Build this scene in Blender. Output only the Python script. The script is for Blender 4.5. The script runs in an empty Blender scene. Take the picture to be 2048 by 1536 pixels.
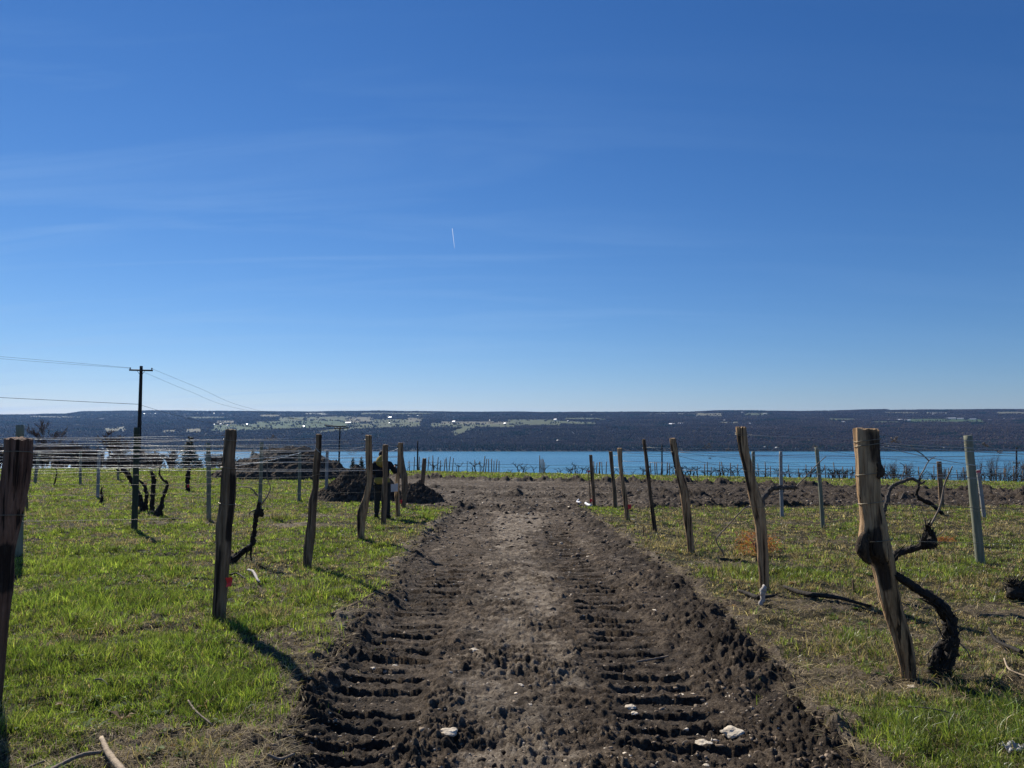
import bpy, math, random
import numpy as np
from mathutils import Vector

# ------------------------------------------------------------------ camera, sky, sun, exposure
scene = bpy.context.scene
col = scene.collection
F = 1500.0                      # focal length in pixels of the 2048 px wide frame
CAM_Z = 1.6
PITCH = math.atan(100.0 / F)
cam_d = bpy.data.cameras.new('camera')
cam_d.sensor_width = 36.0
cam_d.lens = 36.0 * F / 2048.0
cam_d.clip_start = 0.05
cam_d.clip_end = 120000.0
cam = bpy.data.objects.new('camera', cam_d)
col.objects.link(cam)
cam.location = (0, 0, CAM_Z)
cam.rotation_euler = (math.pi / 2 + PITCH, 0, 0)
scene.camera = cam

SUN_EL, SUN_AZ = math.radians(35.0), math.radians(-34.0)    # azimuth from +Y, negative to the left
sdir = Vector((math.sin(SUN_AZ) * math.cos(SUN_EL), math.cos(SUN_AZ) * math.cos(SUN_EL), math.sin(SUN_EL)))
sun_d = bpy.data.lights.new('sun', 'SUN')
sun_d.energy = 4.6
sun_d.angle = math.radians(0.5)
sun_d.color = (1.0, 0.93, 0.82)
sun = bpy.data.objects.new('sun', sun_d)
col.objects.link(sun)
sun.rotation_euler = sdir.to_track_quat('Z', 'Y').to_euler()

world = bpy.data.worlds.new('World')
scene.world = world
world.use_nodes = True
wn = world.node_tree
wn.nodes.clear()
def wnode(t, **k):
    n = wn.nodes.new(t)
    for a, b in k.items(): setattr(n, a, b)
    return n
w_out = wnode('ShaderNodeOutputWorld')
w_bg = wnode('ShaderNodeBackground')
w_bg.inputs['Strength'].default_value = 0.0535
sky = wnode('ShaderNodeTexSky', sky_type='NISHITA')
sky.sun_disc = False
sky.sun_elevation = SUN_EL
sky.sun_rotation = SUN_AZ
sky.altitude = 0
sky.air_density = 1.0
sky.dust_density = 0.0
sky.ozone_density = 4.0
# thin streaks of high cirrus, seen along the sky direction
tc = wnode('ShaderNodeTexCoord')
sep = wnode('ShaderNodeSeparateXYZ')
wn.links.new(tc.outputs['Generated'], sep.inputs[0])
addz = wnode('ShaderNodeMath', operation='ADD'); addz.inputs[1].default_value = 0.12
wn.links.new(sep.outputs['Z'], addz.inputs[0])
dx = wnode('ShaderNodeMath', operation='DIVIDE'); dy = wnode('ShaderNodeMath', operation='DIVIDE')
wn.links.new(sep.outputs['X'], dx.inputs[0]); wn.links.new(addz.outputs[0], dx.inputs[1])
wn.links.new(sep.outputs['Y'], dy.inputs[0]); wn.links.new(addz.outputs[0], dy.inputs[1])
cmb = wnode('ShaderNodeCombineXYZ')
wn.links.new(dx.outputs[0], cmb.inputs[0]); wn.links.new(dy.outputs[0], cmb.inputs[1])
mp = wnode('ShaderNodeMapping')
mp.inputs['Rotation'].default_value = (0, 0, math.radians(14))
mp.inputs['Scale'].default_value = (0.55, 3.0, 1)
wn.links.new(cmb.outputs[0], mp.inputs[0])
cn = wnode('ShaderNodeTexNoise'); cn.inputs['Scale'].default_value = 1.1; cn.inputs['Detail'].default_value = 9
cn.inputs['Roughness'].default_value = 0.55; cn.inputs['Distortion'].default_value = 0.7
wn.links.new(mp.outputs[0], cn.inputs[0])
cr = wnode('ShaderNodeMapRange'); cr.inputs[1].default_value = 0.47; cr.inputs[2].default_value = 0.85
cr.inputs[3].default_value = 0.0; cr.inputs[4].default_value = 0.5
wn.links.new(cn.outputs[0], cr.inputs[0])
cx = wnode('ShaderNodeMapRange'); cx.inputs[1].default_value = 0.35; cx.inputs[2].default_value = -0.5
cx.inputs[3].default_value = 0.12; cx.inputs[4].default_value = 1.0
wn.links.new(sep.outputs['X'], cx.inputs[0])
cmul = wnode('ShaderNodeMath', operation='MULTIPLY')
wn.links.new(cr.outputs[0], cmul.inputs[0]); wn.links.new(cx.outputs[0], cmul.inputs[1])
cz = wnode('ShaderNodeMapRange'); cz.inputs[1].default_value = 0.5; cz.inputs[2].default_value = 0.16
cz.inputs[3].default_value = 0.25; cz.inputs[4].default_value = 1.0
wn.links.new(sep.outputs['Z'], cz.inputs[0])
cmul2 = wnode('ShaderNodeMath', operation='MULTIPLY')
wn.links.new(cmul.outputs[0], cmul2.inputs[0]); wn.links.new(cz.outputs[0], cmul2.inputs[1])
cmix = wnode('ShaderNodeMix', data_type='RGBA')
cmix.inputs[7].default_value = (4.6, 7.2, 11.0, 1)
wn.links.new(cmul2.outputs[0], cmix.inputs[0])
# clear, dry air: each colour of the sky gets its own contrast
s_rgb = wnode('ShaderNodeSeparateColor'); c_rgb = wnode('ShaderNodeCombineColor')
wn.links.new(sky.outputs[0], s_rgb.inputs[0])
for ch, (pw, k) in enumerate(((1.43, 0.351), (1.125, 0.674), (0.945, 1.273))):
    p_ = wnode('ShaderNodeMath', operation='POWER'); p_.inputs[1].default_value = pw
    m_ = wnode('ShaderNodeMath', operation='MULTIPLY'); m_.inputs[1].default_value = k
    wn.links.new(s_rgb.outputs[ch], p_.inputs[0]); wn.links.new(p_.outputs[0], m_.inputs[0]); wn.links.new(m_.outputs[0], c_rgb.inputs[ch])
wn.links.new(c_rgb.outputs[0], cmix.inputs[6])
wn.links.new(cmix.outputs[2], w_bg.inputs[0])
wn.links.new(w_bg.outputs[0], w_out.inputs[0])

scene.view_settings.view_transform = 'Standard'
scene.view_settings.look = 'None'
scene.view_settings.exposure = 0.5
scene.view_settings.gamma = 1.0
scene.cycles.use_denoising = True
scene.cycles.max_bounces = 6
scene.cycles.transparent_max_bounces = 8

# ------------------------------------------------------------------ helpers
rnd = random.Random(7)
npr = np.random.default_rng(11)
_perm = np.random.default_rng(3).permutation(256)
_perm = np.concatenate([_perm, _perm]).astype(np.int64)
_ang = np.random.default_rng(4).uniform(0, 2 * np.pi, 256)
_gx, _gy = np.cos(_ang), np.sin(_ang)

def noise2(x, y, seed=0):
    x = np.asarray(x, float) + seed * 17.31; y = np.asarray(y, float) - seed * 9.77
    xi = np.floor(x).astype(np.int64); yi = np.floor(y).astype(np.int64)
    xf = x - xi; yf = y - yi
    u = xf * xf * xf * (xf * (xf * 6 - 15) + 10); v = yf * yf * yf * (yf * (yf * 6 - 15) + 10)
    def g(ix, iy, fx, fy):
        h = _perm[(_perm[ix & 255] + iy) & 255]
        return _gx[h] * fx + _gy[h] * fy
    a = g(xi, yi, xf, yf); b = g(xi + 1, yi, xf - 1, yf)
    c = g(xi, yi + 1, xf, yf - 1); d = g(xi + 1, yi + 1, xf - 1, yf - 1)
    return 1.5 * ((a + (b - a) * u) * (1 - v) + (c + (d - c) * u) * v)

def fbm(x, y, octv=4, seed=0, gain=0.5):
    s = 0; a = 1; f = 1; t = 0
    for i in range(octv):
        s = s + a * noise2(x * f, y * f, seed + i * 3); t += a; a *= gain; f *= 2.03
    return s / t

def sstep(a, b, x):
    t = np.clip((np.asarray(x, float) - a) / (b - a), 0, 1)
    return t * t * (3 - 2 * t)

CP, SP = math.cos(PITCH), math.sin(PITCH)
def px(u, v, Y):
    """world point at distance Y that stands at photo pixel (u, v): used to survey sizes from the photograph"""
    a = (u - 1024.0) / F; b = (768.0 - v) / F
    k = Y / (CP - b * SP)
    return np.array([a * k, Y, CAM_Z + (SP + b * CP) * k])

def tag(o, label=None, cat=None, group=None, kind=None):
    if label: o['label'] = label
    if cat: o['category'] = cat
    if group: o['group'] = group
    if kind: o['kind'] = kind
    return o

def link(name, me, mat=None, parent=None, loc=None):
    o = bpy.data.objects.new(name, me)
    col.objects.link(o)
    if mat is not None: me.materials.append(mat)
    if loc is not None: o.location = loc
    if parent is not None: o.parent = parent
    return o

def fast_mesh(name, V, Fc, smooth=False, colors=None, attrs=None):
    V = np.ascontiguousarray(V, np.float32); Fc = np.ascontiguousarray(Fc, np.int32)
    me = bpy.data.meshes.new(name)
    n, k = Fc.shape
    me.vertices.add(len(V)); me.vertices.foreach_set('co', V.ravel())
    me.loops.add(n * k); me.loops.foreach_set('vertex_index', Fc.ravel())
    me.polygons.add(n)
    me.polygons.foreach_set('loop_start', np.arange(0, n * k, k, dtype=np.int32))
    if smooth:
        me.polygons.foreach_set('use_smooth', np.ones(n, bool))
    if colors is not None:
        a = me.attributes.new('tint', 'FLOAT_COLOR', 'POINT')
        c = np.ones((len(V), 4), np.float32); c[:, :3] = colors
        a.data.foreach_set('color', c.ravel())
    for k2, val in (attrs or {}).items():
        a = me.attributes.new(k2, 'FLOAT', 'POINT')
        a.data.foreach_set('value', np.ascontiguousarray(val, np.float32))
    me.update(calc_edges=True)
    me.validate()
    return me

class MB:
    """collects shapes that become ONE mesh"""
    def __init__(s): s.v = []; s.f = []; s.n = 0; s.st = []
    def add(s, V, Fc, stain=None):
        V = np.asarray(V, float)
        s.v.append(V); s.f += [tuple(i + s.n for i in f) for f in Fc]
        s.st.append(np.zeros(len(V)) if stain is None else np.asarray(stain, float))
        s.n += len(V); return s
    def box(s, c, d, rz=0.0):
        x, y, z = [q / 2 for q in d]
        V = np.array([(-x, -y, -z), (x, -y, -z), (x, y, -z), (-x, y, -z), (-x, -y, z), (x, -y, z), (x, y, z), (-x, y, z)])
        if rz:
            cr_, sr_ = math.cos(rz), math.sin(rz)
            V = np.stack([V[:, 0] * cr_ - V[:, 1] * sr_, V[:, 0] * sr_ + V[:, 1] * cr_, V[:, 2]], 1)
        return s.add(V + np.asarray(c, float), [(0, 3, 2, 1), (4, 5, 6, 7), (0, 1, 5, 4), (1, 2, 6, 5), (2, 3, 7, 6), (3, 0, 4, 7)])
    def tube(s, P, R, n=8, jag=0.0, seed=0, cap=True):
        P = np.asarray(P, float); R = np.broadcast_to(np.asarray(R, float), (len(P),)).copy()
        T = np.gradient(P, axis=0); T /= np.linalg.norm(T, axis=1)[:, None] + 1e-9
        ref = np.array([0.0, 0, 1]) if abs(T[0, 2]) < 0.9 else np.array([0.0, 1, 0])
        V = []
        nrm = np.cross(T[0], ref); nrm /= np.linalg.norm(nrm)
        for i in range(len(P)):
            nrm = nrm - T[i] * np.dot(nrm, T[i]); nrm /= np.linalg.norm(nrm) + 1e-9
            bn = np.cross(T[i], nrm)
            a = np.arange(n) / n * 2 * np.pi
            r = R[i] * np.ones(n)
            if jag:
                r = r * (1 + jag * noise2(np.cos(a) * 1.7 + i * 0.45, np.sin(a) * 1.7 + i * 0.31, seed))
            V.append(P[i] + (np.cos(a) * r)[:, None] * nrm + (np.sin(a) * r)[:, None] * bn)
        V = np.concatenate(V)
        Fc = []
        for i in range(len(P) - 1):
            for j in range(n):
                k = (j + 1) % n
                Fc.append((i * n + j, i * n + k, (i + 1) * n + k, (i + 1) * n + j))
        if cap:
            Fc.append(tuple(range(n - 1, -1, -1))); Fc.append(tuple((len(P) - 1) * n + j for j in range(n)))
        return s.add(V, Fc)
    def build(s, name, mat, parent=None, base=None, smooth=True):
        """base: world point of the object's origin; for children the parent's origin is taken off"""
        V = np.concatenate(s.v)
        off = np.zeros(3) if base is None else np.asarray(base, float)
        me = bpy.data.meshes.new(name)
        me.from_pydata((V - off).tolist(), [], s.f)
        if smooth: me.polygons.foreach_set('use_smooth', [len(p.vertices) <= 4 for p in me.polygons])
        st = np.concatenate(s.st)
        if st.any():
            a = me.attributes.new('stain', 'FLOAT', 'POINT'); a.data.foreach_set('value', st.astype(np.float32))
        me.update()
        return link(name, me, mat, parent, None if parent is not None else off)

def empty(name, loc, label, cat, group=None):
    o = bpy.data.objects.new(name, None); col.objects.link(o)
    o.location = loc; o.empty_display_size = 0.2
    return tag(o, label, cat, group)

def copy_tree(o, parent=None):
    c = o.copy(); col.objects.link(c)
    if parent is not None: c.parent = parent
    for ch in list(o.children): copy_tree(ch, c)
    return c

def smooth_path(pts, n):
    pts = np.asarray(pts, float)
    if len(pts) < 3:
        t = np.linspace(0, 1, n)[:, None]; return pts[0] * (1 - t) + pts[-1] * t
    P = np.vstack([2 * pts[0] - pts[1], pts, 2 * pts[-1] - pts[-2]])
    m = len(pts) - 1; out = []
    for q in np.linspace(0, m - 1e-6, n):
        i = int(q); t = q - i
        p0, p1, p2, p3 = P[i], P[i + 1], P[i + 2], P[i + 3]
        out.append(0.5 * (2 * p1 + (p2 - p0) * t + (2 * p0 - 5 * p1 + 4 * p2 - p3) * t * t + (3 * p1 - p0 - 3 * p2 + p3) * t ** 3))
    return np.array(out)

# ------------------------------------------------------------------ materials
def mat_new(name):
    m = bpy.data.materials.new(name); m.use_nodes = True
    nt = m.node_tree; nt.nodes.clear()
    out = nt.nodes.new('ShaderNodeOutputMaterial')
    return m, nt, out

class N:
    def __init__(s, nt): s.nt = nt
    def node(s, t, **k):
        n = s.nt.nodes.new(t)
        for a, b in k.items(): setattr(n, a, b)
        return n
    def lk(s, a, b): s.nt.links.new(a, b)
    def coord(s, scale=(1, 1, 1), kind='Object'):
        t = s.node('ShaderNodeTexCoord'); m = s.node('ShaderNodeMapping'); m.inputs['Scale'].default_value = scale
        s.lk(t.outputs[kind], m.inputs[0]); return m.outputs[0]
    def noise(s, vec, scale, detail=5, rough=0.55, dist=0.0):
        n = s.node('ShaderNodeTexNoise'); n.inputs['Scale'].default_value = scale; n.inputs['Detail'].default_value = detail
        n.inputs['Roughness'].default_value = rough; n.inputs['Distortion'].default_value = dist
        s.lk(vec, n.inputs['Vector']); return n.outputs[0]
    def ramp(s, fac, stops):
        r = s.node('ShaderNodeValToRGB'); e = r.color_ramp.elements
        e[0].position, e[0].color = stops[0][0], (*stops[0][1], 1); e[1].position, e[1].color = stops[-1][0], (*stops[-1][1], 1)
        for p, c in stops[1:-1]:
            q = e.new(p); q.color = (*c, 1)
        s.lk(fac, r.inputs[0]); return r.outputs[0]
    def rng(s, fac, a, b, c=0.0, d=1.0):
        r = s.node('ShaderNodeMapRange')
        for i, q in enumerate((a, b, c, d)): r.inputs[i + 1].default_value = q
        s.lk(fac, r.inputs[0]); return r.outputs[0]
    def mix(s, fac, a, b, mode='MIX'):
        m = s.node('ShaderNodeMix', data_type='RGBA', blend_type=mode)
        for i, q in ((0, fac), (6, a), (7, b)):
            if isinstance(q, (tuple, list)): m.inputs[i].default_value = (*q, 1)
            elif isinstance(q, (int, float)): m.inputs[i].default_value = q
            else: s.lk(q, m.inputs[i])
        return m.outputs[2]
    def math(s, op, a, b):
        m = s.node('ShaderNodeMath', operation=op)
        for i, q in ((0, a), (1, b)):
            if isinstance(q, (int, float)): m.inputs[i].default_value = q
            else: s.lk(q, m.inputs[i])
        return m.outputs[0]
    def attr(s, name, out='Fac'):
        a = s.node('ShaderNodeAttribute'); a.attribute_name = name; return a.outputs[out]
    def bump(s, h, strength=0.4, dist=0.01):
        b = s.node('ShaderNodeBump'); b.inputs['Strength'].default_value = strength; b.inputs['Distance'].default_value = dist
        s.lk(h, b.inputs['Height']); return b.outputs[0]
    def principled(s, color, rough=0.8, metal=0.0, spec=0.3, normal=None):
        p = s.node('ShaderNodeBsdfPrincipled')
        if isinstance(color, (tuple, list)): p.inputs['Base Color'].default_value = (*color, 1)
        else: s.lk(color, p.inputs['Base Color'])
        if isinstance(rough, (int, float)): p.inputs['Roughness'].default_value = rough
        else: s.lk(rough, p.inputs['Roughness'])
        p.inputs['Metallic'].default_value = metal; p.inputs['Specular IOR Level'].default_value = spec
        if normal is not None: s.lk(normal, p.inputs['Normal'])
        return p

def mat_simple(name, c1, c2, scale=8.0, rough=0.8, metal=0.0, spec=0.3, bump=0.2, stretch=(1, 1, 1)):
    m, nt, out = mat_new(name); n = N(nt)
    v = n.coord(stretch); f = n.noise(v, scale, 6, 0.6)
    c = n.ramp(f, [(0.3, c1), (0.7, c2)])
    p = n.principled(c, rough, metal, spec, n.bump(f, bump, 0.02))
    n.lk(p.outputs[0], out.inputs[0]); return m

def mat_wood(name, dark, mid, light, stain_c=(0.016, 0.012, 0.010)):
    m, nt, out = mat_new(name); n = N(nt)
    v = n.coord((1, 1, 0.07)); a = n.noise(v, 26, 8, 0.65, 0.4)
    v2 = n.coord((1, 1, 0.02)); g = n.noise(v2, 90, 4, 0.6)
    v3 = n.coord((1, 1, 0.35)); b = n.noise(v3, 6, 5, 0.6, 0.6)
    fac = n.math('ADD', n.math('MULTIPLY', a, 0.7), n.math('MULTIPLY', b, 0.3))
    c = n.ramp(fac, [(0.34, dark), (0.47, mid), (0.64, light)])
    c = n.mix(n.rng(g, 0.5, 0.64, 0.0, 0.45), c, dark)
    st = n.math('ADD', n.attr('stain'), n.rng(b, 0.35, 0.7, 0.25, -0.25))
    st = n.math('ADD', st, n.rng(a, 0.35, 0.65, 0.16, -0.16))
    c = n.mix(n.rng(st, 0.3, 0.85, 0.0, 0.92), c, stain_c)
    h = n.math('ADD', n.math('MULTIPLY', g, 0.5), a)
    gw = n.noise(n.coord((1, 1, .12)), 40, 5, .7)
    c = n.mix(n.rng(gw, .5, .72, 0, .35), c, n.mix(.5, (.2, .18, .155), c))
    ck = n.noise(n.coord((1, 1, .03)), 34, 3, .5)
    c = n.mix(n.rng(ck, .42, .35, 0, .85), c, (.012, .009, .007))
    h = n.math('ADD', h, n.rng(ck, .28, .4, -.8, 0))
    p = n.principled(c, 0.85, 0, 0.2, n.bump(h, 1.0, 0.02))
    n.lk(p.outputs[0], out.inputs[0]); return m

def mat_tint(name, rough=0.8, transl=0.0, gloss=0.0, var=0.0):
    """colour per leaf, blade or stone from the 'tint' attribute"""
    m, nt, out = mat_new(name); n = N(nt)
    c = n.attr('tint', 'Color')
    p = n.principled(c, rough, 0, gloss)
    if transl:
        t = n.node('ShaderNodeBsdfTranslucent')
        n.lk(n.mix(1.0, c, (1.25, 1.3, 0.75), 'MULTIPLY'), t.inputs[0])
        x = n.node('ShaderNodeMixShader'); x.inputs[0].default_value = transl
        n.lk(p.outputs[0], x.inputs[1]); n.lk(t.outputs[0], x.inputs[2]); n.lk(x.outputs[0], out.inputs[0])
    else:
        n.lk(p.outputs[0], out.inputs[0])
    return m

M = {}
M['wood_dark'] = mat_wood('weathered wood', (0.04, 0.027, 0.017), (0.19, 0.125, 0.073), (0.34, 0.24, 0.15))
M['wood_tan'] = mat_wood('split locust wood', (0.085, 0.05, 0.026), (0.38, 0.235, 0.12), (0.58, 0.4, 0.225))
M['wood_red'] = mat_wood('reddish old wood', (0.05, 0.026, 0.018), (0.17, 0.088, 0.058), (0.3, 0.18, 0.125))
M['knot'] = mat_wood('dark knot wood', (0.015, 0.011, 0.008), (0.04, 0.028, 0.018), (0.13, 0.085, 0.05))
M['post_grey'] = mat_simple('treated grey green post', (0.13, 0.135, 0.09), (0.27, 0.275, 0.2), 14, 0.75, 0, 0.3, 0.3, (1, 1, 0.12))
M['post_dark'] = mat_simple('dark green treated post', (0.02, 0.03, 0.02), (0.06, 0.075, 0.045), 14, 0.75, 0, 0.3, 0.3, (1, 1, 0.12))
M['post_pale'] = mat_simple('pale weathered post', (0.2, 0.2, 0.19), (0.38, 0.38, 0.36), 12, 0.75, 0, 0.3, 0.3, (1, 1, 0.15))
M['pole'] = mat_simple('creosoted pole', (0.012, 0.011, 0.01), (0.04, 0.034, 0.028), 9, 0.8, 0, 0.2, 0.2, (1, 1, 0.05))
M['wire'] = mat_simple('galvanised wire', (0.5, 0.49, 0.46), (0.66, 0.65, 0.6), 3, 0.42, 1.0, 0.5, 0.0)
M['loop'] = mat_simple('dull tie wire', (0.16, 0.14, 0.1), (0.34, 0.3, 0.22), 30, 0.5, 0.6, 0.4, 0.1)
M['cable'] = mat_simple('utility cable', (0.02, 0.02, 0.02), (0.035, 0.035, 0.035), 3, 0.6, 0, 0.3, 0)
M['ceramic'] = mat_simple('insulator', (0.3, 0.32, 0.33), (0.5, 0.5, 0.5), 5, 0.3, 0, 0.5, 0)
M['vine'] = mat_simple('vine bark', (0.008, 0.007, 0.006), (0.045, 0.036, 0.028), 22, 0.85, 0, 0.25, 0.9, (1, 1, 0.25))
M['vine_grey'] = mat_simple('grey vine bark', (0.03, 0.026, 0.024), (0.14, 0.12, 0.105), 24, 0.85, 0, 0.25, 0.9, (1, 1, 0.3))
M['cane'] = mat_simple('vine cane', (0.11, 0.08, 0.055), (0.26, 0.21, 0.16), 20, 0.7, 0, 0.3, 0.2)
M['bark'] = mat_simple('bare bark', (0.02, 0.016, 0.014), (0.055, 0.043, 0.036), 6, 0.85, 0, 0.2, 0.3)
M['twig'] = mat_simple('bare twigs', (0.075, 0.054, 0.046), (0.15, 0.112, 0.09), 3, 0.85, 0, 0.2, 0.0)
M['red'] = mat_simple('red tape', (0.75, 0.03, 0.03), (0.85, 0.05, 0.045), 10, 0.5, 0, 0.4, 0.1)
M['pink'] = mat_simple('faded pink ribbon', (0.65, 0.12, 0.12), (0.75, 0.2, 0.2), 10, 0.6, 0, 0.3, 0.1)
M['white'] = mat_simple('white plastic', (0.62, 0.62, 0.64), (0.78, 0.78, 0.8), 6, 0.5, 0, 0.4, 0.2)
M['litter'] = mat_simple('dirty white scrap', (0.28, 0.27, 0.26), (0.62, 0.61, 0.6), 30, 0.8, 0, 0.2, 0.4)
M['stone'] = mat_simple('pale limestone', (0.4, 0.33, 0.24), (0.78, 0.69, 0.54), 18, 0.9, 0, 0.2, 0.7)
M['stick'] = mat_simple('dead stick', (0.14, 0.11, 0.08), (0.32, 0.26, 0.2), 25, 0.85, 0, 0.2, 0.4)
M['stick_peeled'] = mat_simple('peeled stick', (0.27, 0.2, 0.13), (0.5, 0.4, 0.28), 22, 0.8, 0, 0.2, 0.6)
M['root'] = mat_simple('bleached root', (0.3, 0.27, 0.24), (0.55, 0.51, 0.47), 25, 0.85, 0, 0.2, 0.6)
M['black_cloth'] = mat_simple('black padded cloth', (0.008, 0.009, 0.012), (0.02, 0.022, 0.028), 20, 0.9, 0, 0.2, 0.3)
M['yellow_cloth'] = mat_simple('mustard cloth', (0.26, 0.19, 0.045), (0.38, 0.28, 0.06), 18, 0.9, 0, 0.2, 0.3)
M['trouser'] = mat_simple('dark work trousers', (0.02, 0.02, 0.019), (0.045, 0.043, 0.038), 18, 0.9, 0, 0.2, 0.3)
M['skin'] = mat_simple('skin', (0.42, 0.25, 0.18), (0.5, 0.31, 0.23), 8, 0.6, 0, 0.4, 0.1)
M['boot'] = mat_simple('leather boot', (0.02, 0.016, 0.012), (0.045, 0.035, 0.025), 12, 0.7, 0, 0.3, 0.2)
M['house_wall'] = mat_simple('house wall', (0.55, 0.55, 0.55), (0.72, 0.71, 0.69), 0.4, 0.8, 0, 0.3, 0)
M['house_wall_dark'] = mat_simple('dark house wall', (0.1, 0.08, 0.07), (0.16, 0.13, 0.11), 0.4, 0.8, 0, 0.3, 0)
M['house_roof'] = mat_simple('pale metal roof', (0.7, 0.7, 0.7), (0.85, 0.85, 0.85), 0.3, 0.5, 0.8, 0.5, 0)
M['house_roof_grey'] = mat_simple('grey painted roof', (0.4, 0.4, 0.4), (0.5, 0.5, 0.5), 0.3, 0.6, 0.4, 0.4, 0)
M['house_roof_dark'] = mat_simple('grey roof', (0.1, 0.1, 0.11), (0.18, 0.18, 0.19), 0.3, 0.5, 0, 0.5, 0)
M['grass'] = mat_tint('grass blades', 0.4, 0.5, 0.5)
M['straw'] = mat_tint('dry grass', 0.75, 0.35, 0.25)
M['tree_far'] = mat_tint('distant trees', 0.9, 0.45, 0.0)
M['needles'] = mat_tint('needles', 0.7, 0.2, 0.25)
M['gravel'] = mat_tint('stones and crumbs', 0.9, 0.0, 0.2)

def make_ground_mat():
    m, nt, out = mat_new('soil and thatch'); n = N(nt)
    v = n.coord()
    big = n.noise(v, 0.7, 5, 0.6); mid = n.noise(v, 7, 7, 0.65); fine = n.noise(v, 60, 6, 0.7); ff = n.noise(v, 240, 3, 0.6)
    mv = n.math('ADD', n.math('MULTIPLY', mid, 0.55), n.math('MULTIPLY', fine, 0.45))
    mud = n.ramp(mv, [(0.39, (0.022, 0.016, 0.011)), (0.49, (0.10, 0.072, 0.048)), (0.59, (0.26, 0.2, 0.14))])
    pale = n.ramp(mv, [(0.38, (0.08, 0.061, 0.043)), (0.49, (0.24, 0.19, 0.138)), (0.6, (0.47, 0.395, 0.3))])
    pf = n.rng(n.math('ADD', n.attr('pale'), n.rng(mid, 0.3, 0.7, -0.3, 0.3)), 0.3, 0.9)
    mud = n.mix(pf, mud, pale)
    mud = n.mix(n.rng(n.attr('wet'), 0.0, 1.0, 0.0, 0.62), mud, (0.02, 0.0155, 0.0125))
    grit = n.rng(ff, 0.64, 0.73, 0, 0.6)
    mud = n.mix(grit, mud, (0.34, 0.3, 0.25))
    tv = n.math('ADD', n.math('MULTIPLY', big, 0.5), n.math('MULTIPLY', fine, 0.5))
    thatch = n.ramp(tv, [(0.38, (0.018, 0.018, 0.008)), (0.52, (0.04, 0.04, 0.016)), (0.66, (0.11, 0.09, 0.05))])
    bare = n.ramp(tv, [(0.38, (0.06, 0.045, 0.03)), (0.5, (0.17, 0.132, 0.092)), (0.62, (0.36, 0.3, 0.22))])
    thatch = n.mix(n.rng(n.math('ADD', n.attr('bare'), n.rng(mid, .3, .7, -.25, .25)), .3, .7), thatch, bare)
    c = n.mix(n.rng(n.attr('mud'), 0.3, 0.7), thatch, mud)
    h = n.math('ADD', fine, n.math('MULTIPLY', ff, 0.5))
    p = n.principled(c, 0.92, 0, 0.18, n.bump(h, 1.0, 0.03))
    n.lk(p.outputs[0], out.inputs[0]); return m
M['ground'] = make_ground_mat()

def make_water_mat():
    m, nt, out = mat_new('lake water'); n = N(nt)
    v = n.coord((1, 1, 1)); a = n.noise(v, 0.09, 6, 0.65); b = n.noise(n.coord((0.25, 1, 1)), 0.006, 4, 0.6)
    c = n.ramp(b, [(0.4, (0.022, 0.13, 0.215)), (0.6, (0.044, 0.2, 0.29))])
    p = n.principled(c, 0.2, 0, 0.17, n.bump(a, 0.2, 4.0))
    n.lk(p.outputs[0], out.inputs[0]); return m
M['water'] = make_water_mat()

def make_hill_mat():
    m, nt, out = mat_new('far farmland'); n = N(nt)
    c = n.attr('tint', 'Color')
    f = n.noise(n.coord((1, 0.4, 1)), 0.012, 6, 0.7)
    c = n.mix(1.0, c, n.ramp(f, [(0.3, (0.72, 0.72, 0.72)), (0.7, (1.25, 1.25, 1.25))]), 'MULTIPLY')
    p = n.principled(c, 0.95, 0, 0.1)
    n.lk(p.outputs[0], out.inputs[0]); return m
M['hill'] = make_hill_mat()

# ------------------------------------------------------------------ terrain
def base_z(x, y):
    y = np.asarray(y, float); x = np.asarray(x, float)
    t = np.clip(y - 78, 0, 22); far = np.clip(y - 100, 0, None)
    z = -0.0325 * np.minimum(y, 78) - 0.0325 * t - 0.0012 * t * t - 0.086 * far
    z = z - 0.018 * np.maximum(x, -24) * sstep(18, 48, y) * np.clip(1 - (y - 140) / 300, 0, 1)
    return np.maximum(z, -84.0)

def edges(x, y):
    """signed distance into the mud (positive = mud), before the ground rises to grass"""
    xl = -1.36 - 0.045 * np.clip(y - 4, 0, 12) + 0.24 * fbm(y * 0.55, 0 * y + 3.3, 4, 5)
    xr = 1.9 + 0.09 * np.clip(y - 4.0, 0, 5) + 0.3 * fbm(y * 0.5, 0 * y + 8.1, 4, 9)
    s1 = np.minimum(x - xl, xr - x)
    wob = 1.4 * fbm(x * 0.22, y * 0.08, 4, 21)
    y0 = 24.8 + wob + 1.2 * sstep(3, 15, x); y1 = 57.5 - 0.22 * np.clip(x, 0, 50) + 1.5 * wob
    s2 = np.minimum(y - y0, y1 - y) * 0.5
    s2 = np.minimum(s2, (x + 3.0 + 0.33 * np.clip(y - 24, 0, 60) + 0.8 * fbm(x * .3, y * .2, 3, 31)))
    s1 = np.where(y > 27, -1.0, s1)
    return np.maximum(s1, s2)

def fade(f, s):
    return np.clip(1.6 - 2.6 * s * f, 0, 1)

def tread_amp(x, y):
    l = sstep(0.40, 0.22, np.abs(x + 0.98 + 0.12 * fbm(y * 0.8, 0 * y, 2, 41))) * sstep(15, 11, y)
    r = sstep(0.42, 0.22, np.abs(x - 1.06 - 0.12 * fbm(y * 0.8, 0 * y, 2, 43))) * sstep(22, 17, y)
    return l, r

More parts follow.
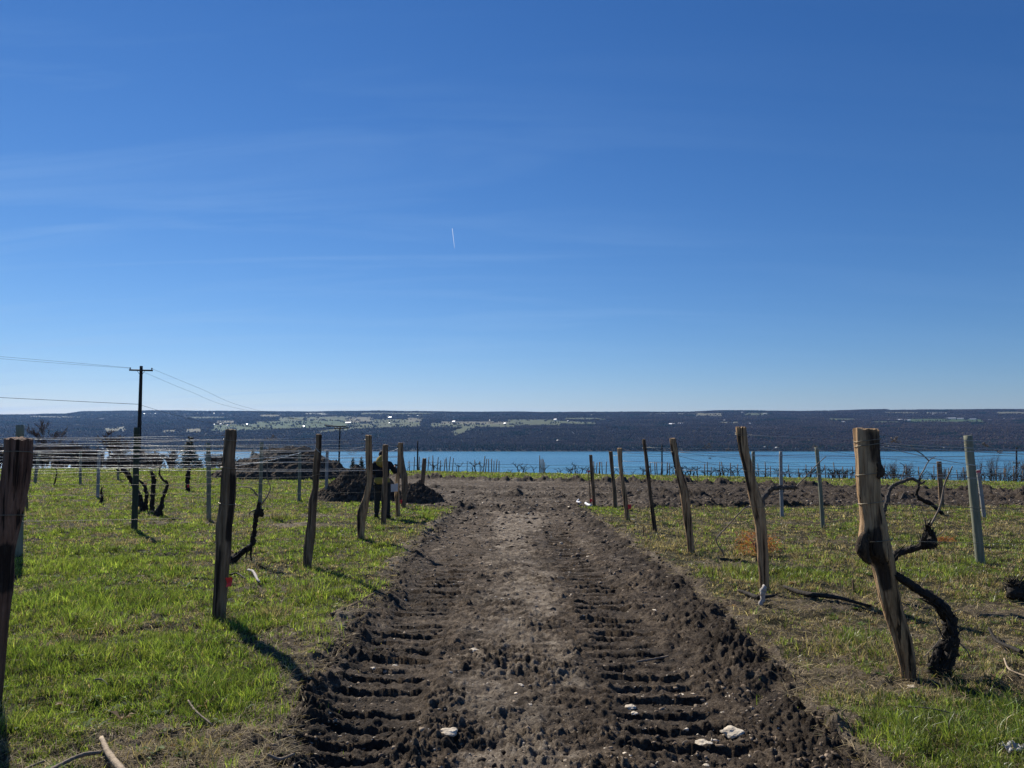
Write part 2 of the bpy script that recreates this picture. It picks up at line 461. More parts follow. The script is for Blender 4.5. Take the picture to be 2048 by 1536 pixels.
def ground_detail(x, y, sp):
    s = edges(x, y) + 0.07 * fbm(x * 4, y * 4, 3, 51) * np.clip(1.2 - y / 40, 0, 1)
    m = sstep(-0.07, 0.09, s)
    grassy = 0.05 * fbm(x * 0.7, y * 0.7, 3, 61) + 0.055 * fbm(x * 3.1, y * 3.1, 3, 63) * fade(4, sp)
    b1 = np.abs(noise2(x * 3.1, y * 3.1, 71)); b2 = np.abs(noise2(x * 7.3, y * 7.3, 72)); b3 = np.abs(noise2(x * 16, y * 16, 73)); b4 = np.abs(noise2(x * 37, y * 37, 74))
    rough = 0.75 + 0.6 * sstep(-0.2, 0.5, fbm(x * 0.9, y * 0.9, 3, 75))
    b5 = np.abs(noise2(x * 80, y * 80, 76)); gate = sstep(-0.3, 0.3, fbm(x * 1.9, y * 1.9, 3, 80))
    b6 = np.abs(noise2(x * 11 + .4 * b3, y * 8, 69)); b7 = np.abs(noise2(x * 24, y * 19, 68))
    lump = 0.035 * b1 + rough * (0.034 * b2 * (.4 + .8 * gate) * fade(7, sp) + 0.043 * (b3 + b6) * fade(16, sp) * (.5 + .6 * gate) + 0.024 * (b4 + b7) * fade(30, sp) * (.6 + .5 * gate) + 0.014 * b5 * fade(80, sp))
    far = sstep(10, 30, y)
    lump = lump + far * (0.07 * np.abs(noise2(x * 0.7, y * 0.5, 78)) + 0.07 * np.abs(noise2(x * 2.2, y * 1.6, 79)) + 0.05 * np.abs(noise2(x * 5, y * 4, 70)))
    lump = lump + far * sstep(2, 6, x) * (0.16 * np.abs(noise2(x * 1.3, y * .9, 67)) + .09 * np.abs(noise2(x * 3.7, y * 2.4, 66)))
    mudz = -0.135 + 0.04 * fbm(x * 1.2, y * 1.2, 3, 77) + lump
    # crawler treads: cross bars, steep towards the viewer
    l, r = tread_amp(x, y)
    for a, per, sd in ((l, 0.27, 1), (r, 0.30, 2)):
        ph = y / per + 0.10 * fbm(x * 3.0, y * 1.5, 2, 81 + sd) + 0.03 * noise2(x * 17, y * 17, 82 + sd) + 0.5 * fbm(0 * x, y * 0.7, 2, 85 + sd)
        fr = ph - np.floor(ph); k = np.floor(ph)
        slot = np.where(fr < 0.3, sstep(0, 0.3, fr), np.where(fr < 0.40, sstep(0.40, 0.33, fr), 0.0))
        pile = np.where(fr > 0.40, np.exp(-(fr - 0.40) / 0.16), 0.0)
        amp = np.clip(0.6 + 0.9 * noise2(k * 0.71, 0.3 * x + 3.3 * sd, 90 + sd) + .5 * fbm(x * 4, k * 1.7, 2, 66 + sd), 0, 1.25)
        mudz = mudz - a * 0.35 * lump + a * amp * (-0.062 * slot + 0.028 * pile) * fade(3.0, sp) - 0.015 * a
    # clods pushed up along both edges
    e = np.exp(-((s - 0.10) / 0.16) ** 2)
    right = sstep(0.5, 1.3, x) * sstep(28, 22, y)
    eg = sstep(-0.3, 0.45, fbm(x * 0.9, y * 0.9, 3, 94)); nb = np.where(x > 0.3, .75, 1.0)
    mudz = mudz + e * nb * (0.03 + eg * 0.10 * np.abs(noise2(x * 3.4, y * 3.4, 95)) + (.3 + eg) * (0.07 * np.abs(noise2(x * 8, y * 8, 96)) * fade(9, sp) + 0.035 * np.abs(noise2(x * 19, y * 19, 92)) * fade(19, sp) + .015 * np.abs(noise2(x * 42, y * 42, 91)) * fade(42, sp)))
    band = np.exp(-((x - 1.95) / 0.42) ** 2) * sstep(26, 20, y)
    bg = .25 + 1.0 * sstep(-0.2, 0.4, fbm(x * 0.8, y * 0.5, 3, 93))
    mudz = mudz + band * bg * (0.01 + 0.09 * np.abs(noise2(x * 2.3, y * 2.0, 97)) + 0.075 * np.abs(noise2(x * 6.3, y * 6.1, 98)) * fade(6, sp) + 0.05 * np.abs(noise2(x * 14, y * 14, 99)) * fade(14, sp) + 0.03 * np.abs(noise2(x * 31, y * 31, 90)) * fade(31, sp))
    bump_y = np.exp(-((y - 25.2) / 0.8) ** 2) + 1.5 * np.exp(-((y - 33 - .8 * fbm(x * .15, 0 * x, 3, 461)) / 0.6) ** 2) * sstep(-4, 0, x) + 1.0 * np.exp(-((y - 41 - 1.2 * fbm(x * .12, 0 * x, 3, 463)) / 0.7) ** 2) + 2.2 * np.exp(-((s - 0.35) / 0.45) ** 2) * sstep(40, 46, y)
    mudz = mudz + bump_y * (0.25 * np.abs(noise2(x * 0.9, y * 0.6, 101)) + 0.12 * np.abs(noise2(x * 3, y * 3, 102)))
    grassy = grassy + .75 * bare_field(x, y, s) * (lump - .05) * sstep(32, 22, y)
    z = grassy * (1 - m) + mudz * m
    return z, s

def bare_field(x, y, s):
    '''worn patches where the grass gave way to litter and soil'''
    b = 0.8 * sstep(-.34, -.02, s + .22 * fbm(x * 1.7, y * 1.7, 3, 401)) * sstep(30, 16, y)
    n_ = .35 * fbm(x * 2.1, y * 2.1, 4, 403)
    for (cx, cy, rx, ry, k) in ((-1.8, 4.3, .75, .6, .95), (-2.9, 4.1, .8, .35, .6), (2.75, 5.8, 1.2, .8, .55), (3.4, 8.5, 1.9, .9, .55), (2.9, 7.1, 1.2, .6, .5), (4.2, 6.6, 1.2, .4, .5), (3.6, 11.5, 1.4, .7, .6), (5.4, 8.2, 1.4, .5, .6), (4.6, 5.6, 1.3, .35, .7), (-1.9, 6.7, .55, .8, .7), (-2.6, 9.4, 1.1, .45, .5), (3.6, 5.2, .9, .25, .8), (-8, 19, 2.6, .8, .6), (-5.0, 18.2, 1.6, .6, .7), (-6.5, 21.2, 3, .6, .6), (5.6, 15, 2.2, .8, .55), (6.5, 19, 2.5, .7, .5)):
        b = np.maximum(b, k * sstep(1.15, .45, np.sqrt(((x - cx) / rx) ** 2 + ((y - cy) / ry) ** 2) + n_))
    return np.clip(b + .5 * sstep(.25, .6, fbm(x * .9, y * .8, 4, 405)), 0, 1)

def gz(x, y):
    """ground height at single points or arrays"""
    x = np.asarray(x, float); y = np.asarray(y, float)
    return base_z(x, y) + ground_detail(x, y, 0.003 * np.abs(y) + 0.004)[0]

def build_ground():
    ys = [-60, -30, -12, -4, 0, 1.5, 2.6]
    y = 2.9
    while y < 100:
        ys.append(y); y += max(0.006, min(0.0034 * y, 0.4))
    while y < 1500:
        ys.append(y); y *= 1.04
    ys = np.array(ys)
    nt_ = 1300
    t = np.linspace(-1, 1, nt_); t = 0.9 * t + 0.1 * t ** 3
    Y = np.repeat(ys[:, None], nt_, 1)
    X = t[None, :] * (0.86 * np.maximum(ys, 2.6)[:, None] + 1.6)
    sp = 0.0016 * np.abs(Y) + 0.003
    z, s = ground_detail(X, Y, sp)
    Z = base_z(X, Y) + z
    m = sstep(-0.1, 0.12, s)
    pale = sstep(0.8, 0.1, np.abs(X - 0.05)) * sstep(26, 18, Y) * (.45 + .9 * sstep(-.15, .35, fbm(X * 1.5, Y * 1.1, 4, 115))) + 0.6 * sstep(22, 30, Y) * sstep(-0.1, 0.5, fbm(X * 0.15, Y * 0.35, 3, 111))
    pale = pale + 0.8 * sstep(0.0, 0.5, fbm(X * 0.9, Y * 0.55, 4, 113)) * (np.abs(X) < 6) - 0.35 * np.clip(sum(tread_amp(X, Y)), 0, 1) - 0.3 * np.exp(-((s - 0.1) / 0.25) ** 2)
    pale = pale + 1.0 * np.exp(-((Y - 20.5) / 2.6) ** 2) * np.exp(-((X - 0.3) / 0.9) ** 2)
    wet = np.clip(0.5 * np.clip(sum(tread_amp(X, Y)), 0, 1) + 0.75 * np.exp(-((s - 0.12) / 0.22) ** 2) + 0.55 * np.exp(-((X - 1.9) / .4) ** 2) * sstep(26, 22, Y) + .6 * sstep(0.05, .5, fbm(X * .5, Y * .7, 4, 117)), 0, 1) * sstep(-.3, .3, .25 + fbm(X * 1.6, Y * 1.6, 3, 119))
    wet = np.maximum.reduce([wet, (.75 * np.exp(-((Y - 25.5) / 1.2) ** 2) + .8 * np.exp(-((Y - 33) / 1.0) ** 2) + .7 * np.exp(-((Y - 41) / 1.2) ** 2) + 1.0 * np.exp(-((s - .35) / .6) ** 2) * (Y > 40)) * (s > 0) + sstep(2.5, 7, X) * sstep(24, 27, Y) * 1.0, .5 * sstep(26, 30, Y)])
    V = np.stack([X, Y, Z], -1).reshape(-1, 3)
    R, C = len(ys), nt_
    idx = np.arange(R * C).reshape(R, C)
    Q = np.stack([idx[:-1, :-1], idx[:-1, 1:], idx[1:, 1:], idx[1:, :-1]], -1).reshape(-1, 4)
    bf = bare_field(X, Y, s).ravel(); mf = m.ravel(); pf = np.clip(pale, 0, 1.3).ravel(); wf = wet.ravel()
    qm = mf[Q].mean(1) > 0.5
    for name, sel, lab, cat in (('ground', ~qm, 'grassy vineyard ground sloping down to the lake', 'ground'), ('dirt_track', qm, 'dark churned mud track with crawler tread marks', 'dirt track')):
        q = Q[sel]
        used = np.zeros(len(V), bool); used[q.ravel()] = True
        remap = np.cumsum(used) - 1
        me = fast_mesh(name, V[used], remap[q], smooth=True, attrs={'mud': mf[used], 'pale': pf[used], 'wet': wf[used], 'bare': bf[used]})
        o = link(name, me, M['ground']); tag(o, lab, cat, kind='structure')
build_ground()

# ------------------------------------------------------------------ lake and the far shore
LAKE_Z = px(1024, 903, 3000)[2]
def build_lake():
    V = [(-5200, 850, LAKE_Z), (5200, 850, LAKE_Z), (5200, 3400, LAKE_Z), (-5200, 3400, LAKE_Z)]
    o = link('lake', fast_mesh('lake', V, [(0, 1, 2, 3)]), M['water'])
    tag(o, 'wide blue lake below the vineyard', 'lake', kind='structure')
build_lake()

RIDGE_U = [-900, 0, 60, 130, 160, 300, 500, 640, 760, 900, 1100, 1380, 1430, 1510, 1600, 1690, 1770, 1782, 2048, 3000]
RIDGE_V = [829, 830, 829.5, 827.5, 822.5, 821.5, 822.5, 823, 821.5, 823.5, 824, 824, 821.5, 821, 823, 820.5, 818, 820, 818.5, 819]
DS = [2985, 3080, 3300, 4000, 5000, 6000, 7000]
VS = [906, 897, 889, 860, 843, 833, 826.5]
def hill_v(D, u):
    r = np.interp(u, RIDGE_U, RIDGE_V) + 1.4 + 1.3 * fbm(np.asarray(u) * .011, 0 * np.asarray(u), 4, 151)
    v = np.interp(D, DS, VS)
    k = sstep(5600, 7400, D)
    v = v * (1 - k) + r * k
    v = np.maximum(v, r)
    v = v + 34 * sstep(7800, 9400, D)
    return v + 1.1 * fbm(u * 0.012, D * 0.0016, 4, 121) * sstep(3000, 3400, D) * sstep(7600, 6800, D)
def hill_pt(u, D):
    v = hill_v(D, u)
    a = (u - 1024.0) / F; b = (768.0 - v) / F; k = D / (CP - b * SP)
    return np.stack([a * k, D + 0 * u, CAM_Z + (SP + b * CP) * k], -1)
def D_of(u, v):
    Dg = np.linspace(3000, 7500, 900); vv = hill_v(Dg, np.full_like(Dg, float(u)))
    return float(Dg[np.argmin(np.abs(vv - v))])

GREEN, TAN, PALE, OLIVE = (0.1, 0.14, 0.055), (0.24, 0.21, 0.14), (0.42, 0.4, 0.34), (0.15, 0.16, 0.08)
# fields on the far slope: u0, u1, v0, v1, tilt (px of v per px of u), colour
FIELDS = [(424, 520, 849, 862, -0.02, GREEN), (512, 720, 841, 858, -0.025, GREEN), (560, 700, 834, 841, -0.02, OLIVE), (700, 840, 846, 857, -0.03, OLIVE),
          (690, 745, 834, 845, 0, TAN), (745, 832, 839, 848, 0, OLIVE), (815, 845, 836, 843, 0, TAN), (862, 1030, 847, 856, 0.005, OLIVE), (880, 1024, 843, 848, 0, TAN),
          (1015, 1120, 839, 852, 0.0, OLIVE), (1120, 1190, 843, 849, 0.03, OLIVE), (1390, 1445, 826, 833, 0.02, TAN), (1300, 1390, 827, 829, 0, TAN),
          (1488, 1535, 826, 831, 0, OLIVE), (1770, 1835, 824, 827, 0, TAN), (1815, 1965, 838, 845, 0.005, GREEN), (1745, 1800, 843, 846, 0, OLIVE), (1990, 2060, 824, 828, 0, TAN),
          (1855, 1895, 825, 827, 0, PALE), (210, 250, 855, 864, -0.1, TAN), (325, 350, 860, 866, -0.05, TAN), (372, 402, 858, 866, -0.05, TAN), (60, 160, 833, 836, 0.01, TAN),
          (380, 450, 834, 837, 0, OLIVE), (430, 470, 842, 848, 0, TAN), (610, 650, 826, 829, 0, PALE), (720, 870, 826, 829, 0, OLIVE), (1440, 1475, 844, 848, 0, TAN), (1660, 1710, 837, 841, 0, OLIVE),
          (1130, 1210, 836, 840, 0.01, OLIVE), (640, 700, 858, 864, -0.12, OLIVE), (905, 950, 855, 866, -0.35, OLIVE), (-300, -100, 838, 848, 0, GREEN), (2100, 2400, 836, 846, 0, GREEN), (520, 560, 830, 834, 0, TAN)]
def field_at(u, v):
    idx = np.full(np.shape(u), -1)
    un = u + 9 * fbm(u * 0.03, v * 0.15, 3, 131); vn = v + 1.2 * fbm(u * 0.02, v * 0.1, 3, 133)
    for i, (a, b, c, d, t, _) in enumerate(FIELDS):
        vm = vn - t * (un - (a + b) / 2)
        idx = np.where((un > a) & (un < b) & (vm > c) & (vm < d), i, idx)
    return idx
def build_hills():
    us = np.linspace(-1100, 3150, 900)
    Ds = np.concatenate([np.linspace(2985, 3300, 14), np.geomspace(3330, 7800, 150), np.linspace(7900, 9400, 10)])
    U, D = np.meshgrid(us, Ds)
    P = hill_pt(U, D); v = hill_v(D, U)
    fi = field_at(U, v)
    fl = np.array([f[5] for f in FIELDS] + [(0.045, 0.038, 0.036)]) * np.array([.62, .66, .6])
    C = fl[fi]
    R, Cn = U.shape; idx = np.arange(R * Cn).reshape(R, Cn)
    Q = np.stack([idx[:-1, :-1], idx[:-1, 1:], idx[1:, 1:], idx[1:, :-1]], -1).reshape(-1, 4)
    me = fast_mesh('far_hills', P.reshape(-1, 3), Q, smooth=True, colors=C.reshape(-1, 3))
    tag(link('far_hills', me, M['hill']), 'long wooded hillside with fields across the lake', 'hills', kind='structure')
    # the woods: thousands of small crowns that read as one mass
    n = 300000
    D = np.exp(npr.uniform(math.log(3030), math.log(7700), n)); U = npr.uniform(-700, 2750, n)
    # more of them where the slope shows largest
    v = hill_v(D, U); fi = field_at(U, v)
    clump = fbm(U * 0.05, v * 0.3, 3, 141)
    keep = (fi < 0) | ((clump > 0.42) & (npr.random(n) < 0.8)) | ((np.abs(fbm(U * .012, v * .22, 2, 147)) < .035) & (npr.random(n) < .7))
    keep &= (fbm(U * 0.02, v * 0.12, 3, 143) > -0.55)
    U, D, v = U[keep], D[keep], v[keep]; n = len(U)
    P = hill_pt(U, D)
    ever = ((fbm(U * 0.014, v * 0.13, 4, 145) > 0.27) & (npr.random(n) < 0.85)) | ((v > 893) & (npr.random(n) < .6))
    dens = npr.random(n)
    h = npr.uniform(6, 12.5, n) * np.where(ever, 1.15, 1.0); w = h * np.where(ever, 0.42, 0.62) * npr.uniform(0.8, 1.3, n)
    bare = np.array([0.07, 0.053, 0.053]); bare2 = np.array([0.135, 0.103, 0.095]); eg = np.array([0.02, 0.034, 0.02]); tanc = np.array([0.2, 0.16, 0.11])
    t = npr.random(n)[:, None]
    C = bare * (1 - t) + bare2 * t * 0.8
    C = np.where((npr.random(n) < 0.04)[:, None], tanc, C)
    C = np.where(ever[:, None], eg * (0.7 + 0.8 * t), C)
    C *= (npr.uniform(0.8, 1.12, n) * (.72 + .5 * sstep(-.35, .45, fbm(U * .008, v * .35, 4, 149))))[:, None]
    ring = np.array([(math.cos(a), math.sin(a)) for a in np.arange(5) / 5 * 2 * math.pi])
    k = npr.uniform(0.35, 0.6, n); k = np.where(ever, 0.22, k)
    V = np.zeros((n, 7, 3))
    V[:, 0] = P; V[:, 0, 2] -= 1
    V[:, 6] = P; V[:, 6, 2] += h
    jit = npr.uniform(0.75, 1.25, (n, 5))
    V[:, 1:6, 0] = P[:, None, 0] + ring[None, :, 0] * (w[:, None] / 2) * jit
    V[:, 1:6, 1] = P[:, None, 1] + ring[None, :, 1] * (w[:, None] / 2) * jit
    V[:, 1:6, 2] = P[:, None, 2] + (h * k)[:, None] * npr.uniform(0.8, 1.2, (n, 5))
    tri = []
    for i in range(5):
        j = (i + 1) % 5
        tri += [(0, 1 + j, 1 + i), (6, 1 + i, 1 + j)]
    T = (np.array(tri)[None] + (np.arange(n) * 7)[:, None, None]).reshape(-1, 3)
    me = fast_mesh('far_woods', V.reshape(-1, 3), T, smooth=True, colors=np.repeat(C, 7, 0))
    tag(link('far_woods', me, M['tree_far']), 'bare brown and dark evergreen woods covering the far hillside', 'woods', kind='stuff')
build_hills()

GB = 'farm buildings across the lake'
def far_house(u, v, wpx, hpx, label, roof='house_roof', wall='house_wall', rz=0.15):
    D = D_of(u, v); c = hill_pt(np.array([float(u)]), np.array([D]))[0]
    w = wpx / F * D * .8; h = max(hpx / F * D, 3.0) * .5; dp = min(w * 0.7, 12.0)
    e = empty('far_building', (c[0], c[1], c[2]), label, 'building', GB); e.rotation_euler = (0, 0, rz)
    b = MB(); b.box((0, 0, h * 0.28), (w, dp, h * 0.56 + 2)); b.build('wall', M[wall], e, smooth=False)
    r = MB(); z0 = h * 0.56 + 1.02; z1 = z0 + h * 0.75; x = w / 2 + 0.5; y = dp / 2 + 0.6
    r.add([(-x, -y, z0), (x, -y, z0), (x, y, z0), (-x, y, z0), (-x, 0, z1), (x, 0, z1)], [(0, 1, 5, 4), (2, 3, 4, 5), (1, 2, 5), (3, 0, 4), (0, 3, 2, 1)])
    r.build('roof', M[roof], e, smooth=False)
HOUSES = [(243, 823, 36, 2.2, 'longest bright roof on the ridge left of the tall utility pole'), (229, 823, 8, 2, 'tiny bright roof at the left end of the ridge roofs'),
          (289, 828.5, 8, 2.4, 'small white roof just right of the tall utility pole'), (300, 828.5, 10, 2.4, 'white roof in the middle of the row right of the tall utility pole'), (311, 828.5, 5, 2.6, 'smallest roof ending the row right of the tall utility pole'),
          (396, 827, 6, 2, 'left one of the white specks on the ridge above the wires'), (407, 828, 6, 2, 'second white speck on the ridge above the wires'), (429, 827.5, 7, 2, 'third white speck on the ridge above the wires'), (446, 828, 13, 1.8, 'wide pale roof at the right end of the ridge specks'),
          (261, 852, 6, 2, 'lone white house low on the left hillside beside the tall pole'), (429, 850, 5, 3, 'white house at the left corner of the green field'), (441, 849.5, 13, 3, 'long white house on the upper edge of the green field'), (456, 852, 7, 4, 'white house lower on the green field above the red taped post'), (495, 849.5, 6, 3, 'small white house in the middle of the green field'),
          (608, 854, 6, 3, 'white house alone on the green field left of the bent post top'), (688, 824.8, 6, 2, 'single pale roof on the ridge above the crooked post'), (780, 836, 14, 3, 'pale farmhouse above the person with a low roof'), (697, 847, 24, 4, 'long dark roofed building above the crooked post'), (817, 832.5, 10, 2.4, 'pale roof on the ridge right of the person'), (836, 832.5, 6, 2.4, 'small white roof beside the pale ridge roof'), (779, 847, 5, 3, 'tiny house at the edge of the olive field over the person'),
          (908, 844.5, 14, 4, 'white barn above the field left of the track centre'), (980, 842, 5, 3, 'small pale house near the track centre on the hillside'), (1010, 848, 6, 3, 'small pale house at the right end of the olive field'),
          (1111, 841, 9, 5, 'white house above the lake left of the leaning right posts'), (1136, 843, 4, 3, 'tiny shed right of the white house on the hillside'), (1183, 831, 5, 2.5, 'small pale house high above the small right posts'), (1245, 827.5, 6, 2, 'white roof on the skyline above the small right posts'),
          (1344, 849.5, 17, 4, 'larger bright white barn above the leaning tan post'), (1361, 848.5, 15, 4, 'second bright white barn above the leaning tan post'), (1403, 847.5, 12, 3, 'long pale roof right of the two white barns'), (1449, 842.5, 4, 4, 'tiny white house left of the tallest tan post'), (1486, 841.5, 7, 3, 'white house above the top of the tallest tan post'), (1500, 848.5, 4, 4, 'little white house beside the tallest tan post'), (1484, 825.5, 6, 2, 'pale roof on the skyline over the tallest tan post'), (1530, 828, 10, 2, 'pale roof in the field on the right skyline'),
          (1687, 845, 9, 3.4, 'white house left of the thick knotted post'), (1778, 841, 5, 4, 'white silo house left in the barn cluster'), (1800, 841, 12, 4, 'white barn in the middle of the cluster behind the knotted post'), (1815, 842, 14, 4, 'pale barn at the right end of the cluster'), (1866, 829.5, 5, 2.4, 'small white house above the long white sheds'),
          (1903, 838, 20, 4, 'left long white shed above the round grey post'), (1921, 838.3, 14, 3.4, 'second long white shed above the round grey post'), (1946, 839, 14, 2.4, 'low pale shed right of the long white sheds'), (1980, 840.5, 6, 3, 'small house right of the low pale shed'), (2007, 838.5, 8, 3, 'pale house near the right edge on the hillside'), (2025, 839, 8, 3, 'last pale house before the right edge on the hillside'),
          (1116, 883.5, 8, 5, 'white lake house halfway up the wooded bank'), (1161, 885, 4, 3, 'small cottage beside the white lake house'), (1265, 897, 6, 3, 'tiny boathouse by the far waterline near the thin dark post'), (1530, 896, 6, 4, 'cottage at the far waterline right of the tallest tan post'), (1553, 897, 6, 4, 'second cottage at the far waterline between grey posts'), (1590, 898, 9, 3, 'pale boathouse at the far waterline between grey posts'), (1886, 897.5, 7, 4, 'white cottage at the far waterline behind the knotted post')]
for (u, v, w, h, lab) in HOUSES:
    dark = 'dark' in lab
    far_house(u, v, w, h, lab, 'house_roof_dark' if dark else rnd.choice(('house_roof', 'house_roof_grey', 'house_roof_grey')), 'house_wall_dark' if dark else 'house_wall', rnd.uniform(-1.0, -0.7))

# ------------------------------------------------------------------ posts
def px_dist(v):
    """distance at which flat ground shows at photo row v"""
    return 2400.0 / (v - 917.0)

ENDPOST = {}
def wood_post(name, label, cat, d, prof, mat, seed, group, stain=None, depth=0.85, lean=0.0, sides=22, wires=(), wiremat='wire'):
    """prof: (left edge, right edge, row) in photo pixels from the top down, surveyed at distance d"""
    prof = np.array(prof, float)
    n = 110 if d < 13 else 70
    sides = max(sides, 48) if d < 13 else sides
    vv = np.linspace(prof[0, 2], prof[-1, 2], n)
    def sm(c):
        y = np.interp(vv, prof[:, 2], prof[:, c]); k = np.array([1, 2, 3, 2, 1.]) / 9
        return np.convolve(np.pad(y, 2, mode='edge'), k, 'valid')
    l, r = sm(0), sm(1)
    pts = np.array([px((a + b) / 2, v, d) for a, b, v in zip(l, r, vv)])
    R = (r - l) / 2 / F * d
    pts[:, 1] += lean * (pts[:, 2] - pts[-1, 2])
    base = pts[-1].copy(); base[2] = min(base[2], float(base_z(base[0], base[1]))) - 0.02
    pts = np.vstack([pts, base + (pts[-1] - pts[-6]) * 0.0 + np.array([0, 0, -0.18])]); R = np.append(R, R[-1])
    n = len(pts)
    a = np.arange(sides) / sides * 2 * np.pi
    V = []; ST = []
    for i in range(n):
        zz = pts[i, 2]
        ca, sa = np.cos(a), np.sin(a)
        # split wood: flattened facets and long checks
        fac = 1 - 0.10 * np.abs(np.sin(1.5 * a + seed)) + 0.10 * noise2(ca * 1.6 + seed, sa * 1.6 + zz * 0.7, seed) + 0.05 * noise2(ca * 5 + 3 * seed, sa * 5 + zz * 1.6, seed + 1) + 0.07 * noise2(a * 5.1 + seed, zz * 1.1 + 0 * a, seed + 2) + 0.05 * noise2(a * 10.3 + seed, zz * 2.3 + 0 * a, seed + 3) + .03 * noise2(ca * 3, sa * 3 + zz * 7, seed + 4)
        for q in range(4):
            a0 = (seed * 1.7 + q * 1.63 + 0.35 * math.sin(zz * 2 + q)) % (2 * np.pi)
            dd = np.abs((a - a0 + np.pi) % (2 * np.pi) - np.pi)
            on = max(0.0, float(noise2(zz * 1.1, q * 3.3, seed + 5)) + 0.35)
            fac = fac - 0.3 * on * np.exp(-(dd / 0.16) ** 2)
        ext = max(np.max(np.abs(fac * ca)), 1e-3)
        V.append(np.stack([pts[i, 0] + R[i] * fac * ca / ext, pts[i, 1] + R[i] * depth * fac * sa / ext, np.full(sides, zz) + (0.02 * R[0] / 0.08 * noise2(ca * 2, sa * 2, seed + 9) if i == 0 else 0)], 1))
        s = 0.24 * np.clip(noise2(ca * 1.3 + seed, sa * 1.3 + zz * 1.2, seed + 11) + 0.1, 0, 1) + np.clip(0.95 - fac, 0, 0.4) * 1.6
        if stain is not None:
            vrow = vv[min(i, len(vv) - 1)]
            for (ua, ub, va, vb, k) in stain:      # surveyed dark patches: photo columns relative to the post (0..1), rows
                xr = 0.5 + 0.5 * ca
                front = (sa < 0.35)
                s = s + k * sstep(ua - 0.1, ua + 0.06, xr) * sstep(ub + 0.1, ub - 0.06, xr) * float(sstep(va - 12, va + 6, vrow) * sstep(vb + 12, vb - 6, vrow)) * front
        ST.append(np.clip(s, 0, 1))
    b = MB()
    V = np.concatenate(V); ST = np.concatenate(ST)
    Fc = []
    for i in range(n - 1):
        for j in range(sides):
            k = (j + 1) % sides
            Fc.append((i * sides + j, (i + 1) * sides + j, (i + 1) * sides + k, i * sides + k))
    b.add(V, Fc, ST)
    top = V[:sides]; c = top.mean(0) + np.array([0, 0, 0.008])
    inner = c + (top - c) * 0.55 + np.array([0, 0, 0.004])
    b.add(np.vstack([top, inner, c[None]]), [(j, (j + 1) % sides, sides + (j + 1) % sides, sides + j) for j in range(sides)] + [(sides + j, sides + (j + 1) % sides, 2 * sides) for j in range(sides)], np.full(2 * sides + 1, 0.15))
    e = empty(name, base, label, cat, group)
    o = b.build('shaft', M[mat], e, base)
    # wire loops twisted round the post are part of it
    for v in wires:
        i = int(np.argmin(np.abs(vv - v)))
        w = MB(); aa = np.linspace(0, 2 * np.pi, 26)
        P = np.stack([pts[i, 0] + (R[i] * 1.03 + 0.003) * np.cos(aa), pts[i, 1] + (R[i] * depth * 1.05 + 0.003) * np.sin(aa), pts[i, 2] + 0.012 * np.sin(aa + seed) + 0.006 * aa / 6], 1)
        w.tube(P, 0.0028, 5); w.build('wire_loop', M['loop'], e, base)
    ENDPOST[label] = (pts, R, d)
    return e, pts, R

GE = 'wooden end posts along the track'
POSTS = {}
def P_(key, *a, **k):
    POSTS[key] = wood_post('end_post', *a, **k); return POSTS[key]
P_('L1', 'thick reddish post cut by the left edge with a charred black band', 'post', 5.0,
   [(8, 64, 878), (10, 63, 900), (2, 58, 960), (-7, 49, 1010), (-28, 28, 1100), (-34, 21, 1180), (-44, 11, 1300), (-52, 2, 1405)], 'wood_red', 3, GE,
   stain=[(0.3, 1.0, 1090, 1178, 1.0), (0.0, 0.3, 880, 1000, 0.25)], wires=(908, 1035))
P_('L2', 'weathered dark split post with a square of red tape near its foot', 'post', 7.6,
   [(450.7, 473.4, 860), (448, 472.6, 883), (444.6, 469.4, 920), (442, 473, 955), (441, 472, 990), (439, 470, 1011), (432, 464, 1054), (430.7, 462.7, 1107), (428, 457, 1160), (424.5, 453, 1215), (424.5, 452, 1234)], 'wood_dark', 5, GE,
   stain=[(0.0, 1.0, 860, 905, 0.45), (0.75, 1.0, 950, 1080, 0.9), (0.35, 0.55, 1090, 1200, 0.5)], wires=(880, 937, 1007))
P_('L3', 'narrow brown post bending left halfway, second along from the red taped post', 'post', 11.2,
   [(631.7, 643.7, 869), (631.7, 643.7, 893), (628, 643, 912), (625, 640, 941), (625.6, 637.6, 973), (617, 635, 1000), (616, 632, 1037), (611, 631, 1067), (607.7, 627.7, 1096), (605.5, 623.4, 1130)], 'wood_dark', 8, GE,
   stain=[(0.6, 1.0, 870, 1000, 0.6)], wires=(900, 950))
P_('L4', 'crooked tan post swinging out to the left at its foot, left of the person', 'post', 14.9,
   [(730.5, 743.4, 871), (730, 743.8, 892), (730.8, 744.5, 925), (732, 744.5, 945), (733.5, 743.8, 962), (730, 741.8, 977), (727, 739, 993), (719, 737, 1010), (714.5, 734.7, 1023), (713, 730.8, 1042), (714, 728, 1078)], 'wood_tan', 12, GE,
   stain=[(0.0, 0.5, 1000, 1060, 0.6)], wires=(880, 905))
P_('L5', 'straight split post standing directly in front of the person', 'post', 18.3,
   [(765.3, 776.4, 890), (764, 776, 912), (766, 775.7, 951), (763, 775.7, 977), (762.7, 774.4, 1016), (761.4, 771.8, 1048)], 'wood_dark', 15, GE, wires=(922,))
P_('L6', 'thin post with a white card on it, right beside the person', 'post', 21.0,
   [(796, 801.8, 886), (795.5, 801.5, 905), (794.6, 801.7, 925), (793, 801, 945), (790, 799, 962), (789, 799, 990), (792, 800.4, 1029)], 'wood_tan', 18, GE, wires=(921,))
P_('L7', 'broad bellied post close behind the post with the white card', 'post', 24.2,
   [(800.5, 806, 886), (801, 807, 912), (801, 810, 932), (802, 815, 951), (803, 815.5, 977), (804, 814, 997), (801, 811, 1016)], 'wood_dark', 21, GE, wires=(905,))
